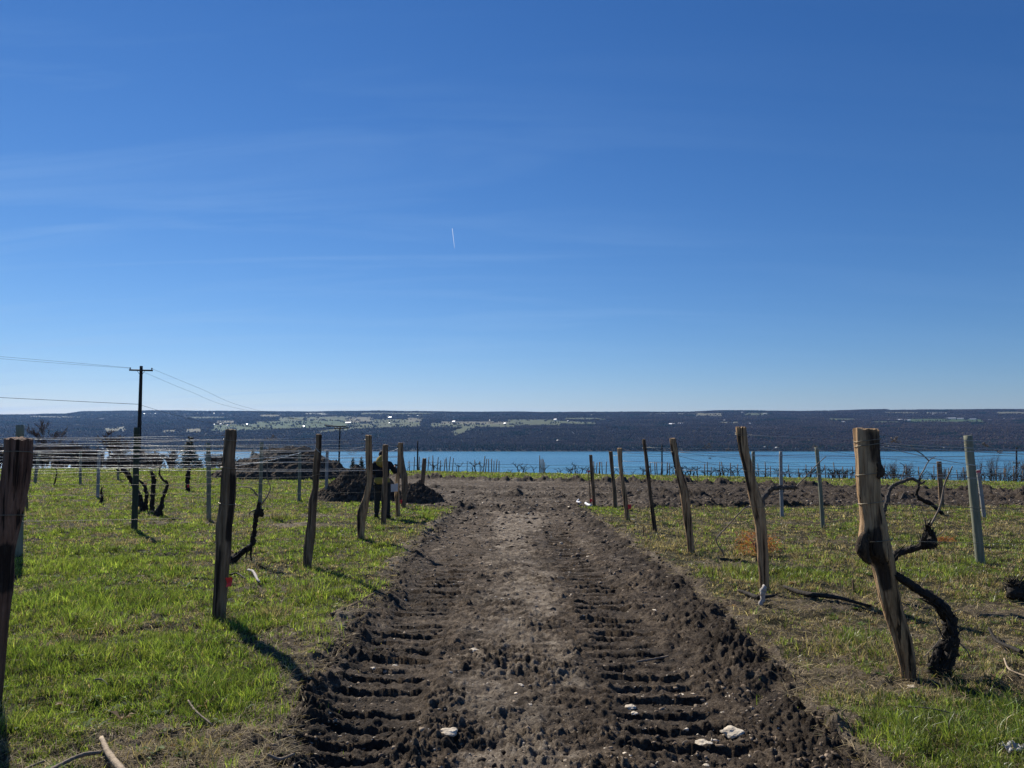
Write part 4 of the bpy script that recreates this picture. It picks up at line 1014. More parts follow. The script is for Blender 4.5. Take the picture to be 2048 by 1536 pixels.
def card():
    a, b, c_, d_ = px(781.5, 968.5, 20.85), px(796, 966.5, 20.85), px(795.5, 983, 20.85), px(781.8, 983.8, 20.85)
    n = np.array([0, .006, 0]); m = MB()
    V = []
    for s in (0, 1):
        for q in (a, b, c_, d_): V.append(q + n * s)
    m.add(V, [(0, 1, 2, 3), (7, 6, 5, 4), (0, 4, 5, 1), (1, 5, 6, 2), (2, 6, 7, 3), (3, 7, 4, 0)])
    tag(m.build('card', M['white'], None, d_, smooth=False), 'blank white card fastened to the thin post beside the person', 'card')
card()

# ------------------------------------------------------------------ earth heaps
def mound(label, u0, u1, vtop, d, dep, seed, skew=0.5, mat='ground'):
    x0, x1 = (u0 - 1024) / F * d, (u1 - 1024) / F * d; cx = (x0 + x1) / 2; hw = (x1 - x0) / 2
    H = px(1024, vtop, d)[2] - float(base_z(cx, d))
    n = 300; a = np.linspace(-1.12, 1.12, n); A, B = np.meshgrid(a, a)
    X = cx + A * hw; Y = d + B * dep
    r = np.sqrt(A ** 2 + B ** 2) + 0.13 * fbm(X * 0.9, Y * 0.9, 3, seed)
    sk = 1 + skew * A
    prof = np.clip(1 - r ** 1.7, -0.08, 1) * sk / (1 + abs(skew) * 0.45)
    Z = H * prof * (1 + 0.35 * fbm(X * 0.8, Y * 0.8, 3, seed + 1))
    Z = Z + (prof > 0) * np.clip(prof * 6, 0, 1) * (0.11 * np.abs(noise2(X * 2.2, Y * 2.2, seed + 2)) + 0.11 * np.abs(noise2(X * 5, Y * 5, seed + 3)) + 0.09 * np.abs(noise2(X * 10, Y * 10, seed + 4)) + 0.06 * np.abs(noise2(X * 19, Y * 19, seed + 5)))
    Z = Z + base_z(X, Y) - 0.06
    V = np.stack([X, Y, Z], -1).reshape(-1, 3); org = np.array([cx, d, float(base_z(cx, d))])
    idx = np.arange(n * n).reshape(n, n); Q = np.stack([idx[:-1, :-1], idx[:-1, 1:], idx[1:, 1:], idx[1:, :-1]], -1).reshape(-1, 4)
    keep = (r < 1.02).ravel()[Q].all(1)
    me = fast_mesh('earth_heap', V - org, Q[keep], smooth=False, attrs={'mud': np.ones(len(V)), 'pale': np.clip(0.0 + 0.3 * fbm(X, Y, 3, seed + 7), 0, 1).ravel(), 'wet': np.clip(.55 + .6 * fbm(X, Y, 3, seed + 8), 0, 1).ravel()})
    tag(link('earth_heap', me, M[mat], None, org), label, 'earth heap', 'heaps of dug earth')
mound('smaller dark heap of dug earth behind the person', 632, 812, 938, 29.5, 2.2, 201, 0.15)
mound('larger dark heap of dug earth behind the wires', 432, 712, 893, 52, 5.5, 205, 0.2)
mound('low dark spill of earth trailing right of the person', 790, 890, 968, 29.0, 1.2, 209, -0.35)
mound('small clump of earth alone in the middle of the mud', 1018, 1042, 981, 34, 0.35, 213, 0.2)

# ------------------------------------------------------------------ utility poles and their cables
GP = 'utility poles'
def ground_under(x, y): return float(base_z(x, y))
def pole(label, ut, vt, ub, vb, d, hw, arms=(), braces=True, ins=True):
    t = px(ut, vt, d); b_ = px(ub, vb, d); b_[2] = ground_under(b_[0], d) - 0.1
    dirv = (t - px(ub, vb, d)); b_[0] = t[0] - dirv[0] * (t[2] - b_[2]) / dirv[2]
    e = empty('utility_pole', b_, label, 'utility pole', GP); m = MB()
    m.tube(smooth_path([b_, t], 12), np.linspace(hw * 1.25, hw * 0.85, 12) / F * d, 12, 0.03, 3); m.build('shaft', M['pole'], e, b_)
    tips = []
    for (ua, va, uc, vc) in arms:
        p, q = px(ua, va, d - 0.18), px(uc, vc, d - 0.18); a = MB()
        a.tube(np.array([p, p * .5 + q * .5, q]), 0.085, 4); a.build('crossarm', M['pole'], e, b_)
        if braces:
            c = (p + q) / 2
            for s, w in ((p, .35), (q, .35)):
                k = MB(); k.tube(np.array([c * (1 - w) + s * w, c + np.array([0, 0, -.62])]), 0.022, 5); k.build('brace', M['pole'], e, b_)
        if ins:
            for s in (p, q):
                for f_ in (0.05, 0.95)[:1]:
                    z = s + ((p + q) / 2 - s) * .08; k = MB()
                    k.tube(np.array([z + np.array([0, 0, .06]), z + np.array([0, 0, .15]), z + np.array([0, 0, .17]), z + np.array([0, 0, .27])]), np.array([.03, .05, .09, .05]), 8); k.build('insulator', M['pole'] if d < 100 else M['ceramic'], e, b_)
        tips += [p, q]
    return e, t, b_
pole('tall dark utility pole with one crossarm on the left', 282.5, 732, 277.5, 900, 78, 3.4, [(258.5, 740, 305.5, 741)])
pole('low utility pole with two staggered crossarms above the earth heap', 680, 854, 678, 925, 120, 1.6, [(650, 851.5, 692, 853.5), (668, 857, 697, 856)], False)
pole('thin dark pole standing alone right of the carded post', 835.5, 882, 835, 940, 125, 1.5, [], False, False)
pole('thin dark pole behind the slim black post', 1324, 889, 1324, 950, 125, 1.5, [(1320.5, 902, 1327.5, 902)], False, False)
pole('utility pole with white insulators near the right edge', 2033, 894, 2033, 950, 130, 1.6, [(2026, 926, 2040, 926)], False)

GC = 'utility cables'
def cable(label, pts, r):
    P = smooth_path([px(*q) for q in pts], 40); m = MB(); m.tube(P, r, 5); o = m.build('cable', M['cable'], None, P[0]); tag(o, label, 'cable', GC)
cable('upper cable running left from the pole crossarm', [(-60, 708, 74), (130, 724, 76), (259, 735.5, 78)], 0.012)
cable('second cable running left just under the upper one', [(-60, 712.5, 73), (130, 727.5, 75.5), (262, 736.5, 78)], 0.011)
cable('thick lower cable running left from the pole', [(-60, 792, 72), (120, 801, 75), (277, 808.5, 77.8)], 0.024)
cable('cable falling right from the crossarm end', [(305, 738, 78), (400, 777, 90), (490, 814, 102), (652, 850, 120)], 0.012)
cable('cable falling right from under the crossarm', [(287, 744, 78), (380, 783, 90), (472, 816, 102), (668, 851, 120)], 0.011)
cable('lower cable drooping right from the pole over the hills', [(281, 810, 78), (350, 830, 88), (432, 847, 98), (560, 858, 110), (678, 862, 120)], 0.018)
cable('thin cable from the pole behind the slim black post', [(1296, 892.5, 110), (1324, 899, 125), (1420, 912, 150), (1600, 930, 200)], 0.03)

# ------------------------------------------------------------------ bare trees, bushes, conifers
def bare_tree(name, label, cat, group, u, v_top, d, wpx, seed, levels=4, trunks=1, ub=None, dens=3, thick=.012):
    r_ = random.Random(seed)
    t = px(u, v_top, d); b_ = np.array([(ub or u) - 1024, 0, 0]) / F * d; b_[1] = d; b_[2] = ground_under(b_[0], d) - 0.1
    H = t[2] - b_[2]; spread = wpx / F * d / 2
    e = empty(name, b_, label, cat, group)
    tr, tw = MB(), MB()
    def grow(p, dv, L, r, lev):
        n = 5; P = [p]; dcur = dv
        for i in range(n):
            dcur = dcur + np.array([r_.uniform(-.16, .16), r_.uniform(-.16, .16), r_.uniform(-.05, .14)]); dcur /= np.linalg.norm(dcur); P.append(P[-1] + dcur * L / n)
        (tr if lev <= 1 else tw).tube(np.array(P), np.maximum(np.linspace(r, r * .55, n + 1), thick), 6 if lev < 2 else 3, 0.1, seed, cap=False)
        if lev < levels:
            for k in range(dens + (1 if lev > 0 else 2)):
                i = r_.randint(1, n); a = r_.uniform(0, 6.28); sp = r_.uniform(.35, .95)
                nd = dcur + np.array([math.cos(a) * sp, math.sin(a) * sp, r_.uniform(-.1, .35)]); nd /= np.linalg.norm(nd)
                grow(P[i], nd, L * r_.uniform(.45, .72), r * .5, lev + 1)
    for k in range(trunks):
        a = r_.uniform(0, 6.28); q = 0 if trunks == 1 else r_.random() ** .6 * spread
        dv = np.array([math.cos(a) * (0.1 if trunks == 1 else .2), math.sin(a) * .2, 1.0]); dv /= np.linalg.norm(dv)
        grow(b_ + np.array([q * math.cos(a), .4 * q * math.sin(a), 0]), dv, H * (.5 if trunks == 1 else .45), max(.03, H * .014), 0)
    # scale the whole plant to the surveyed height and width
    allv = np.concatenate(tr.v + tw.v) - b_
    kz = H / np.percentile(allv[:, 2], 99.7); kx = spread / max(np.percentile(np.abs(allv[:, 0]), 99), .01)
    for m in (tr, tw):
        m.v = [(q - b_) * np.array([kx, kx, kz]) + b_ for q in m.v]
    tr.build('trunk', M['bark'], e, b_); tw.build('crown', M['twig'], e, b_)
    return e
GS = 'bare bushes behind the left field'
bare_tree('bare_tree', 'spiky bare tree rising behind the left posts', 'tree', 'bare trees', 90, 842, 104, 62, 5, 4, 1, None, 4, .024)
bare_tree('bare_tree', 'bare tree just left of the dark green round post', 'tree', 'bare trees', 244, 862, 100, 62, 9, 4, 1, None, 4, .024)
for i, (u, v, w, lab) in enumerate([(12, 890, 60, 'brown bare bush half behind the reddish edge post'), (62, 893, 70, 'bare bush under the spiky bare tree'), (118, 886, 70, 'widest bare bush right of the spiky tree'), (160, 893, 60, 'bare brown bush behind the thin grey post'), (186, 899, 40, 'last bare bush before the gap of blue lake'),
                                     (335, 903, 66, 'bare bush behind the slender curved vine'), (440, 908, 60, 'low bare bush behind the red taped post'), (-40, 885, 80, 'bare bush cut by the left edge'), (262, 905, 40, 'low brown bush just right of the gap of blue lake'), (300, 902, 46, 'brown bush behind the middle of the left vine group'), (216, 908, 36, 'wispy bush in front of the gap of blue lake'), (140, 897, 70, 'low brown bush filling the hedge left of the brownish grey post')]):
    bare_tree('bare_bush', lab, 'bush', GS, u, v, 92 + i * 1.5, w * 1.45, 30 + i, 3, 17, None, 5, .019)
for i, (u, v, w, lab) in enumerate([(1972, 908, 70, 'tall fan shaped bare bush behind the round grey post'), (2022, 922, 70, 'rounded bare bush under the right utility pole'), (2070, 918, 60, 'bare bush cut by the right edge'), (1802, 921, 60, 'pale bare bush behind the grey vine arch'), (1905, 934, 60, 'low bare bush right of the short brown post')]):
    bare_tree('bare_bush', lab, 'bush', 'bare bushes at the right end of the lower vineyard', u, v, 108 + 2 * i, w, 60 + i, 3, 6, None, 4, .007)

def conifer(label, u, vt, d, wpx, seed, n=1700, col_=(0.03, 0.055, 0.025)):
    r_ = np.random.default_rng(seed); t = px(u, vt, d); b_ = np.array([t[0], d, ground_under(t[0], d) - .05]); H = t[2] - b_[2]; W = wpx / F * d / 2
    e = empty('evergreen', b_, label, 'evergreen', 'evergreens beyond the field')
    m = MB(); m.tube(np.array([b_, (b_ + t) / 2, t]), np.array([H * .03, H * .02, .01]), 7); m.build('trunk', M['bark'], e, b_)
    h = 1 - np.sqrt(r_.random(n)) ** 1.05; h = np.clip(h, 0, 1); a = r_.uniform(0, 6.28, n); whorl = 0.75 + 0.35 * np.sin(h * 42 + 2 * np.sin(a * 2))
    rad = W * (1 - h) * whorl * np.sqrt(r_.uniform(.15, 1, n)) * (1 + .25 * np.sin(3 * a + seed))
    P = np.stack([rad * np.cos(a), rad * np.sin(a), .06 * H + h * H * .94 - rad * .25], 1)
    s = H * .05 * r_.uniform(.6, 1.4, n); out = np.stack([np.cos(a), np.sin(a), r_.uniform(-.5, .3, n)], 1)
    sd = np.stack([-np.sin(a), np.cos(a), r_.uniform(-.4, .4, n)], 1)
    V = np.stack([P - sd * s[:, None] * .5, P + sd * s[:, None] * .5, P + out * s[:, None] * 1.6], 1).reshape(-1, 3)
    C = np.array(col_) * r_.uniform(.5, 1.5, (n, 1))
    me = fast_mesh('crown', V, np.arange(3 * n).reshape(-1, 3), colors=np.repeat(C, 3, 0)); link('crown', me, M['needles'], e)
conifer('dark pointed evergreen behind the wires left of the taped post', 380, 874, 100, 70, 3, 2600)
conifer('tall young evergreen beside the crooked post', 706, 914, 62, 20, 5)
conifer('bushy young evergreen between the crooked post and the lake', 723, 912, 60, 24, 6)
conifer('small dark evergreen at the top left of the larger earth heap', 506, 897, 85, 24, 8)

# ------------------------------------------------------------------ lower vineyard in front of the lake
LV = 'thin posts of the lower vineyard'
LVL = 'thin grey post standing in the lower vineyard in front of the lake'
def lower_vineyard():
    us = [829, 838.5, 856.5, 864.5, 875, 882, 889, 895, 898.5, 905.5, 951, 961.5, 967, 971, 978, 983.5, 988, 992, 998, 1079, 1081.5, 1084, 1086.5, 1089, 1188, 1191, 1197, 1199, 1204, 1211, 1301, 1309, 1313, 1320, 1332, 1337, 1348,
          1407, 1413, 1419.5, 1437, 1444, 1459, 1471.5, 1515, 1529, 1538, 1576, 1594, 1609, 1617, 1667, 1690, 1712, 1807, 1834, 1863, 1890, 1911, 1944, 1987, 2002, 2006, 2040, 1648, 1683, 1702, 1737, 1766, 1924, 2020, 820, 868, 1460, 1355]
    m = MB(); m.tube(np.array([(0, 0, -.25), (0, 0, 1), (0.01, 0, 2.0)]), np.array([.058, .056, .052]), 7)
    first = None
    for i, u in enumerate(us):
        d = 88 + rnd.uniform(0, 10); x = (u - 1024) / F * d
        h = rnd.uniform(1.5, 2.05) if not (1076 < u < 1092) else 2.2 - (u - 1079) * .05
        if first is None: first = m.build('vineyard_post', M['wood_dark'], None, np.zeros(3)); o = first
        else: o = first.copy(); col.objects.link(o)
        o.location = (x, d, ground_under(x, d) - .05); o.scale = (1, 1, h / 2.0); o.rotation_euler = (rnd.uniform(-.05, .05), rnd.uniform(-.09, .09) if not (1076 < u < 1092) else 0, 0)
        if 1076 < u < 1092:
            tag(o, 'pale post in the tight row of posts seen end on before the lake', 'post', 'tight row of pale posts in the lower vineyard'); 
        else: tag(o, LVL, 'post', LV)
    protos = []
    for k in range(6):
        r_ = random.Random(300 + k); b = MB(); P = [np.array([0, 0, -.2])]
        for i in range(5): P.append(P[-1] + np.array([r_.uniform(-.14, .14), r_.uniform(-.1, .1), .24]))
        b.tube(smooth_path(P, 12), np.linspace(.07, .045, 12), 6, .4, k)
        for s in (-1, 1):
            if k % 3 == 2 and s > 0: continue
            Q = [P[-1 - (s > 0)]]
            for i in range(4): Q.append(Q[-1] + np.array([s * r_.uniform(.08, .24), r_.uniform(-.08, .08), r_.uniform(-.04, .2)]))
            b.tube(smooth_path(Q, 10), np.linspace(.045, .02, 10), 5, .4, k)
            for j in range(3):
                q = Q[1 + j]; a = r_.uniform(-.5, .5)
                b.tube(np.array([q, q + np.array([a * .15, 0, .14]), q + np.array([a * .4, 0, .3])]), np.array([.022, .018, .01]), 4)
        o = b.build('lower_vine', M['vine'], None, np.zeros(3)); protos.append(o)
    n = 190; used = set()
    for i in range(n):
        u = rnd.uniform(815, 2075)
        if u < 1320 and rnd.random() < .45: u = rnd.uniform(1300, 2070)
        d = rnd.uniform(87.5, 101); x = (u - 1024) / F * d; k = i % 6
        if k in used: o = protos[k].copy(); col.objects.link(o)
        else: o = protos[k]; used.add(k)
        o.location = (x, d, ground_under(x, d) - .05); s = rnd.uniform(.62, 1.1); o.scale = (s * rnd.choice((-1, 1)), s, s * rnd.uniform(.8, 1.05)); o.rotation_euler = (0, 0, rnd.uniform(-.6, .6))
        tag(o, 'gnarled bare vine in the lower vineyard in front of the lake', 'grapevine', 'bare vines of the lower vineyard')
    for i, (d, h) in enumerate(((89, 1.05), (89, .75), (94, 1.2), (94, .8))):
        xa, xb = (815 - 1024) / F * d, (2090 - 1024) / F * d; xs = np.linspace(xa, xb, 80)
        w = MB(); w.tube(np.stack([xs, 0 * xs + d, base_z(xs, 0 * xs + d) + h + .03 * np.sin(xs * 1.1)], 1), .009, 4)
        tag(w.build('vineyard_wire', M['cable'], None, (xa, d, ground_under(xa, d))), '%s wire strung along the %s row of the lower vineyard' % (('upper', 'lower')[i % 2], ('near', 'far')[i // 2]), 'wire', 'wires of the lower vineyard')
lower_vineyard()

# ------------------------------------------------------------------ stones, pipes, sticks, litter
def rock_mesh(name, sx, sy, sz, seed, mat, base, cuts=3, flat=0.0):
    import bmesh
    bm = bmesh.new(); bmesh.ops.create_icosphere(bm, subdivisions=cuts, radius=1)
    for v in bm.verts:
        c = v.co; k = 1 + .28 * float(noise2(c.x * 1.3 + seed, c.y * 1.3 + c.z, seed)) + .12 * float(noise2(c.x * 4 + seed, c.y * 4 + 2 * c.z, seed + 1)) + .07 * float(noise2(c.x * 10, c.y * 10 + 3 * c.z, seed + 2))
        v.co = Vector((c.x * k * sx, c.y * k * sy, max(c.z, -.5) * k * sz))
    me = bpy.data.meshes.new(name); bm.to_mesh(me); bm.free()
    return link(name, me, M[mat], None, base)
GST = 'pale stones on the mud track'
STONES = [(1457, 1453, 23, 'largest white stone right of the track near the bottom'), (1396, 1485, 17, 'flat white stone below the largest white stone'), (902, 1449, 17, 'white stone left of the track centre near the bottom'), (1255, 1400, 11, 'white stone above a smaller one right of centre'), (1262, 1415, 7, 'small white stone just under another right of centre'),
          (949, 1294, 11, 'pale stone between the tread marks left of centre'), (757, 1475, 6, 'oval pale pebble in the left tread near the bottom'), (1039, 1358, 8, 'small pale stone in the middle of the track'), (1356, 1376, 6, 'tan pebble right of centre in the mud'), (1804, 1361, 9, 'pale stone in the grass below the knotted post'), (1176, 1109, 6, 'pale stone far up the right tread'),
          (1262, 1038, 5, 'yellowish stone at the foot of the red tagged post'), (1477, 1104, 6, 'white stone behind the tallest tan post foot'), (752, 1326, 6, 'white pebble on a left tread bar'), (795, 1320, 6, 'second white pebble on a left tread bar'), (1058, 1395, 6, 'small flat white stone below the middle stone'), (980, 1480, 5, 'pebble at the bottom left of the track centre'), (860, 1350, 5, 'pebble beside the left tread end'), (1305, 1216, 9, 'flat grey stone beside the right tread'), (1400, 1510, 7, 'half buried stone at the bottom right of the track'), (1090, 1330, 5, 'pale pebble up the track centre'), (920, 1400, 5, 'pebble above the left white stone')]
for i, (u, v, hw, lab) in enumerate(STONES):
    d = px_dist(v); x = (u - 1024) / F * d
    for _ in range(3):
        zz = float(gz(x, d)); d = (CAM_Z - zz) / ((v - 868.0) / F); x = (u - 1024) / F * d
    s = hw / F * d
    o = rock_mesh('stone', s, s * 1.0, s * .42, 400 + i, 'stone', (x, d, float(gz(x, d)) + s * .06)); tag(o, lab, 'stone', GST)

def on_ground(u, v):
    d = px_dist(v); 
    for _ in range(4):
        x = (u - 1024) / F * d; d = (CAM_Z - float(gz(x, d))) / ((v - 868.0) / F)
    return np.array([(u - 1024) / F * d, d, float(gz((u - 1024) / F * d, d))])
def stick(name, label, pts, hw, mat, lift=0.012, cat='stick', group='sticks lying on the ground', jag=.25):
    P = np.array([on_ground(u, v) for u, v in pts]); r = np.array(hw) / F * P[:, 1].mean()
    P[:, 2] += lift + r.mean() * .6
    n = 18; Q = smooth_path(P, n); R = np.interp(np.linspace(0, 1, n), np.linspace(0, 1, len(r)), r)
    m = MB(); m.tube(Q, R, 9, jag, int(pts[0][0])); tag(m.build(name, M[mat], None, P[0]), label, cat, group)
stick('stick', 'thick peeled stick at the bottom left', [(226, 1478), (240, 1503), (262, 1536), (280, 1560)], (4.5, 6, 7, 6), 'stick_peeled', .05)
stick('stick', 'long grey stick slanting left from the peeled stick', [(226, 1498), (185, 1508), (140, 1530), (100, 1552)], (4, 4, 4, 3), 'stick', .04)
stick('stick', 'thin stick at the bottom left corner', [(122, 1512), (90, 1524), (55, 1540)], (2.5, 2.5, 2), 'stick', .03)
stick('stick', 'bent pale twig in the grass edge at lower left', [(393, 1396), (407, 1416), (440, 1442)], (2, 2, 1.5), 'stick', .03)
stick('stick', 'straight thin pole lying along the left mud edge', [(668, 1229), (712, 1208), (752, 1188)], (2.4, 2.4, 2), 'wood_dark', .03)
stick('stick', 'pale peeled branch on the grass right of the small vine', [(504, 1140), (514, 1146), (522, 1160), (527, 1166)], (2.4, 2.6, 2.4, 1.5), 'root', .04)
stick('stick', 'dark twig on the grass left of the pale peeled branch', [(468, 1152), (482, 1149), (500, 1160)], (1.8, 1.8, 1.2), 'vine', .04)
stick('stick', 'curved dark pruning in the grass at the right', [(1960, 1266), (1974, 1288), (2005, 1303), (2022, 1312)], (3, 3.4, 4, 4), 'vine', .06)
stick('stick', 'reddish bent twig near the right edge', [(1987, 1320), (1995, 1340), (2020, 1352), (2055, 1366)], (1.6, 1.7, 1.6, 1.2), 'stick_peeled', .05)
stick('stick', 'thin twig in the grass below the vine trunk', [(1796, 1414), (1850, 1420), (1920, 1438)], (1.6, 1.6, 1), 'vine_grey', .05)
stick('stick', 'dark root lying beside the tall tan post foot', [(1470, 1182), (1490, 1188), (1512, 1196), (1540, 1190)], (3, 4, 4, 2.5), 'vine', .03)
stick('stick', 'dark branch on the grass right of the tall tan post', [(1560, 1176), (1600, 1190), (1660, 1200), (1730, 1216)], (4, 5, 4, 2), 'vine', .04)
stick('stick', 'long buried twig in the right tread', [(1268, 1318), (1300, 1313), (1330, 1307)], (2, 2, 1.5), 'stick', .02)
stick('stick', 'pale broken twig low in the left grass', [(208, 1362), (222, 1366), (236, 1372)], (1.8, 1.8, 1), 'stick', .05)
stick('stick', 'pale twig at the bottom left mud edge', [(548, 1504), (575, 1502), (602, 1509)], (2.4, 3, 2.4), 'stick', .05)
for lab, pts in (('short bent white pipe beside the farthest right post', [(1156, 1003), (1153, 1007), (1160, 1012)]), ('thicker white pipe end beside the farthest right post', [(1170, 1010), (1175, 1013), (1181, 1016)])):
    stick('pipe', lab, pts, (1.6, 1.6, 1.6) if 'bent' in lab else (2.6, 2.6, 2.6), 'white', .08, 'pipe', 'white pipes by the track', 0)
def foot_root():
    d = 8.35; m = MB(); limb(m, [(1531, 1172), (1526, 1182), (1527, 1195), (1523, 1212)], d, (4, 5.5, 4.5, 4.5), seed=5); b = px(1523, 1212, d)
    tag(m.build('root', M['root'], None, b), 'bleached root standing at the foot of the tall tan post', 'root')
foot_root()
def litter():
    p = on_ground(1997, 1480); n = 9; a = np.linspace(-1, 1, n); A, B = np.meshgrid(a, a)
    Z = .05 * (1 - .5 * (A ** 2 + B ** 2)) + .04 * noise2(A * 2.2, B * 2.2, 7) + .02 * noise2(A * 5, B * 5, 8)
    V = np.stack([A * .052 * (1 + .2 * noise2(A, B, 3)), B * .05, Z * .7], -1).reshape(-1, 3); idx = np.arange(n * n).reshape(n, n)
    Q = np.stack([idx[:-1, :-1], idx[:-1, 1:], idx[1:, 1:], idx[1:, :-1]], -1).reshape(-1, 4)
    o = link('litter', fast_mesh('litter', V, Q), M['litter'], None, p); s = o.modifiers.new('thick', 'SOLIDIFY'); s.thickness = .004
    tag(o, 'crumpled white scrap of litter in the grass at lower right', 'litter')
litter()

def dead_shrub(label, u, v, d, wpx, hpx, seed, n=900):
    r_ = np.random.default_rng(seed); b_ = px(u, v, d); b_[2] = float(gz(b_[0], d)); W = wpx / F * d / 2; H = hpx / F * d
    e = empty('dead_shrub', b_, label, 'shrub', 'orange dead shrubs')
    m = MB()
    for k in range(14):
        a = r_.uniform(0, 6.28); t = np.array([math.cos(a) * W * r_.uniform(.3, .9), math.sin(a) * W * .6, H * r_.uniform(.5, .95)])
        m.tube(np.array([b_, b_ + t * .5 + np.array([0, 0, .04]), b_ + t]), np.array([.005, .004, .002]), 4)
    m.build('stem', M['stick'], e, b_)
    a = r_.uniform(0, 6.28, n); k = r_.integers(0, 7, n); ca = np.linspace(0, 6.28, 8)[k]
    P = np.stack([W * (.55 * np.cos(ca) + .45 * r_.normal(0, .5, n)), W * .6 * (np.sin(ca) * .6 + .4 * r_.normal(0, .5, n)), H * np.clip(.45 + .25 * np.sin(3 * ca + seed) + .22 * r_.normal(0, 1, n), .02, 1)], 1)
    dv = r_.normal(0, 1, (n, 3)); dv /= np.linalg.norm(dv, axis=1)[:, None]; sd = np.cross(dv, r_.normal(0, 1, (n, 3))); sd /= np.linalg.norm(sd, axis=1)[:, None]
    L = r_.uniform(.02, .045, n)[:, None]; V = np.stack([P - sd * .0055, P + sd * .0055, P + dv * L], 1).reshape(-1, 3)
    C = np.array([.46, .17, .06]) * r_.uniform(.6, 1.35, (n, 1))
    link('foliage', fast_mesh('foliage', V, np.arange(3 * n).reshape(-1, 3), colors=np.repeat(C, 3, 0)), M['straw'], e)
dead_shrub('orange dead shrub behind the foot of the tall tan post', 1515, 1103, 12.6, 95, 42, 3, 1500)
dead_shrub('rusty orange dead shrub in the grass right of the knotted post', 1891, 1082, 14.4, 44, 14, 4, 420)

# ------------------------------------------------------------------ contrail
def contrail():
    a, b = px(904.5, 457, 32000), px(909, 496, 34500); t = np.linspace(0, 1, 12)[:, None]; P = a * (1 - t) + b * t
    m = MB(); m.tube(P, np.linspace(9, 14, 12) * np.linspace(1.2, .35, 12), 8)
    mt, nt, out = mat_new('vapour trail'); n = N(nt)
    tr = n.node('ShaderNodeBsdfTransparent'); tl = n.node('ShaderNodeBsdfTranslucent'); tl.inputs[0].default_value = (.9, .92, .95, 1)
    x = n.node('ShaderNodeMixShader'); x.inputs[0].default_value = .4; n.lk(tr.outputs[0], x.inputs[1]); n.lk(tl.outputs[0], x.inputs[2]); n.lk(x.outputs[0], out.inputs[0])
    tag(m.build('contrail', mt, None, a), 'short white vapour trail high in the blue sky', 'contrail')
contrail()

# ------------------------------------------------------------------ gravel and crumbs on the mud
def scatter_lumps(name, label, n, dmin, dmax, smin, smax, pal, where, seed, flat=0.6):
    r_ = np.random.default_rng(seed); d = np.exp(r_.uniform(math.log(dmin), math.log(dmax), n)); x = r_.uniform(-1, 1, n) * (0.74 * d + .6)
    s = edges(x, d); keep = where(x, d, s, r_); x, d = x[keep], d[keep]; n = len(x)
    z = gz(x, d); sz = smin * (smax / smin) ** (r_.random(n) ** 2.2) * np.clip(d / 9, .8, 2.6)
    ico = np.array([(0, 0, 1), (.894, 0, .447), (.276, .851, .447), (-.724, .526, .447), (-.724, -.526, .447), (.276, -.851, .447), (.724, .526, -.447), (-.276, .851, -.447), (-.894, 0, -.447), (-.276, -.851, -.447), (.724, -.526, -.447), (0, 0, -1)])
    tri = np.array([(0, 1, 2), (0, 2, 3), (0, 3, 4), (0, 4, 5), (0, 5, 1), (1, 6, 2), (2, 7, 3), (3, 8, 4), (4, 9, 5), (5, 10, 1), (2, 6, 7), (3, 7, 8), (4, 8, 9), (5, 9, 10), (1, 10, 6), (6, 11, 7), (7, 11, 8), (8, 11, 9), (9, 11, 10), (10, 11, 6)])
    a = r_.uniform(0, 6.28, n); ca, sa = np.cos(a)[:, None], np.sin(a)[:, None]
    L = ico[None] * r_.uniform(.45, 1.5, (n, 12, 1)) * np.stack([r_.uniform(.7, 1.8, n), r_.uniform(.5, 1.1, n), r_.uniform(.35, .9, n) * flat / .6], 1)[:, None]
    V = np.stack([L[..., 0] * ca - L[..., 1] * sa, L[..., 0] * sa + L[..., 1] * ca, L[..., 2]], -1) * sz[:, None, None]
    V = V + np.stack([x, d, z + .15 * sz], 1)[:, None]
    C = np.array(pal)[r_.integers(0, len(pal), n)] * r_.uniform(.75, 1.25, (n, 1))
    T = (tri[None] + (np.arange(n) * 12)[:, None, None]).reshape(-1, 3)
    tag(link(name, fast_mesh(name, V.reshape(-1, 3), T, colors=np.repeat(C, 12, 0)), M['gravel']), label, name.replace('_', ' '), kind='stuff')
scatter_lumps('soil_crumbs', 'dark crumbs and clods of turned soil over the track', 150000, 3.3, 45, .004, .026, [(.05, .037, .026), (.1, .073, .05), (.17, .128, .09), (.03, .022, .016), (.27, .21, .15)],
              lambda x, d, s, r: (s > -.12) & (r.random(len(x)) < (.35 + .7 * np.exp(-((s - .1) / .25) ** 2) + .5 * np.exp(-((x - 1.9) / .4) ** 2))), 51, .75)
scatter_lumps('gravel', 'small pale gravel scattered over the mud', 45000, 3.3, 45, .005, .02, [(.34, .28, .21), (.46, .39, .3), (.24, .2, .15), (.62, .54, .42)], lambda x, d, s, r: (s > .05) & (r.random(len(x)) < .55), 52, .5)

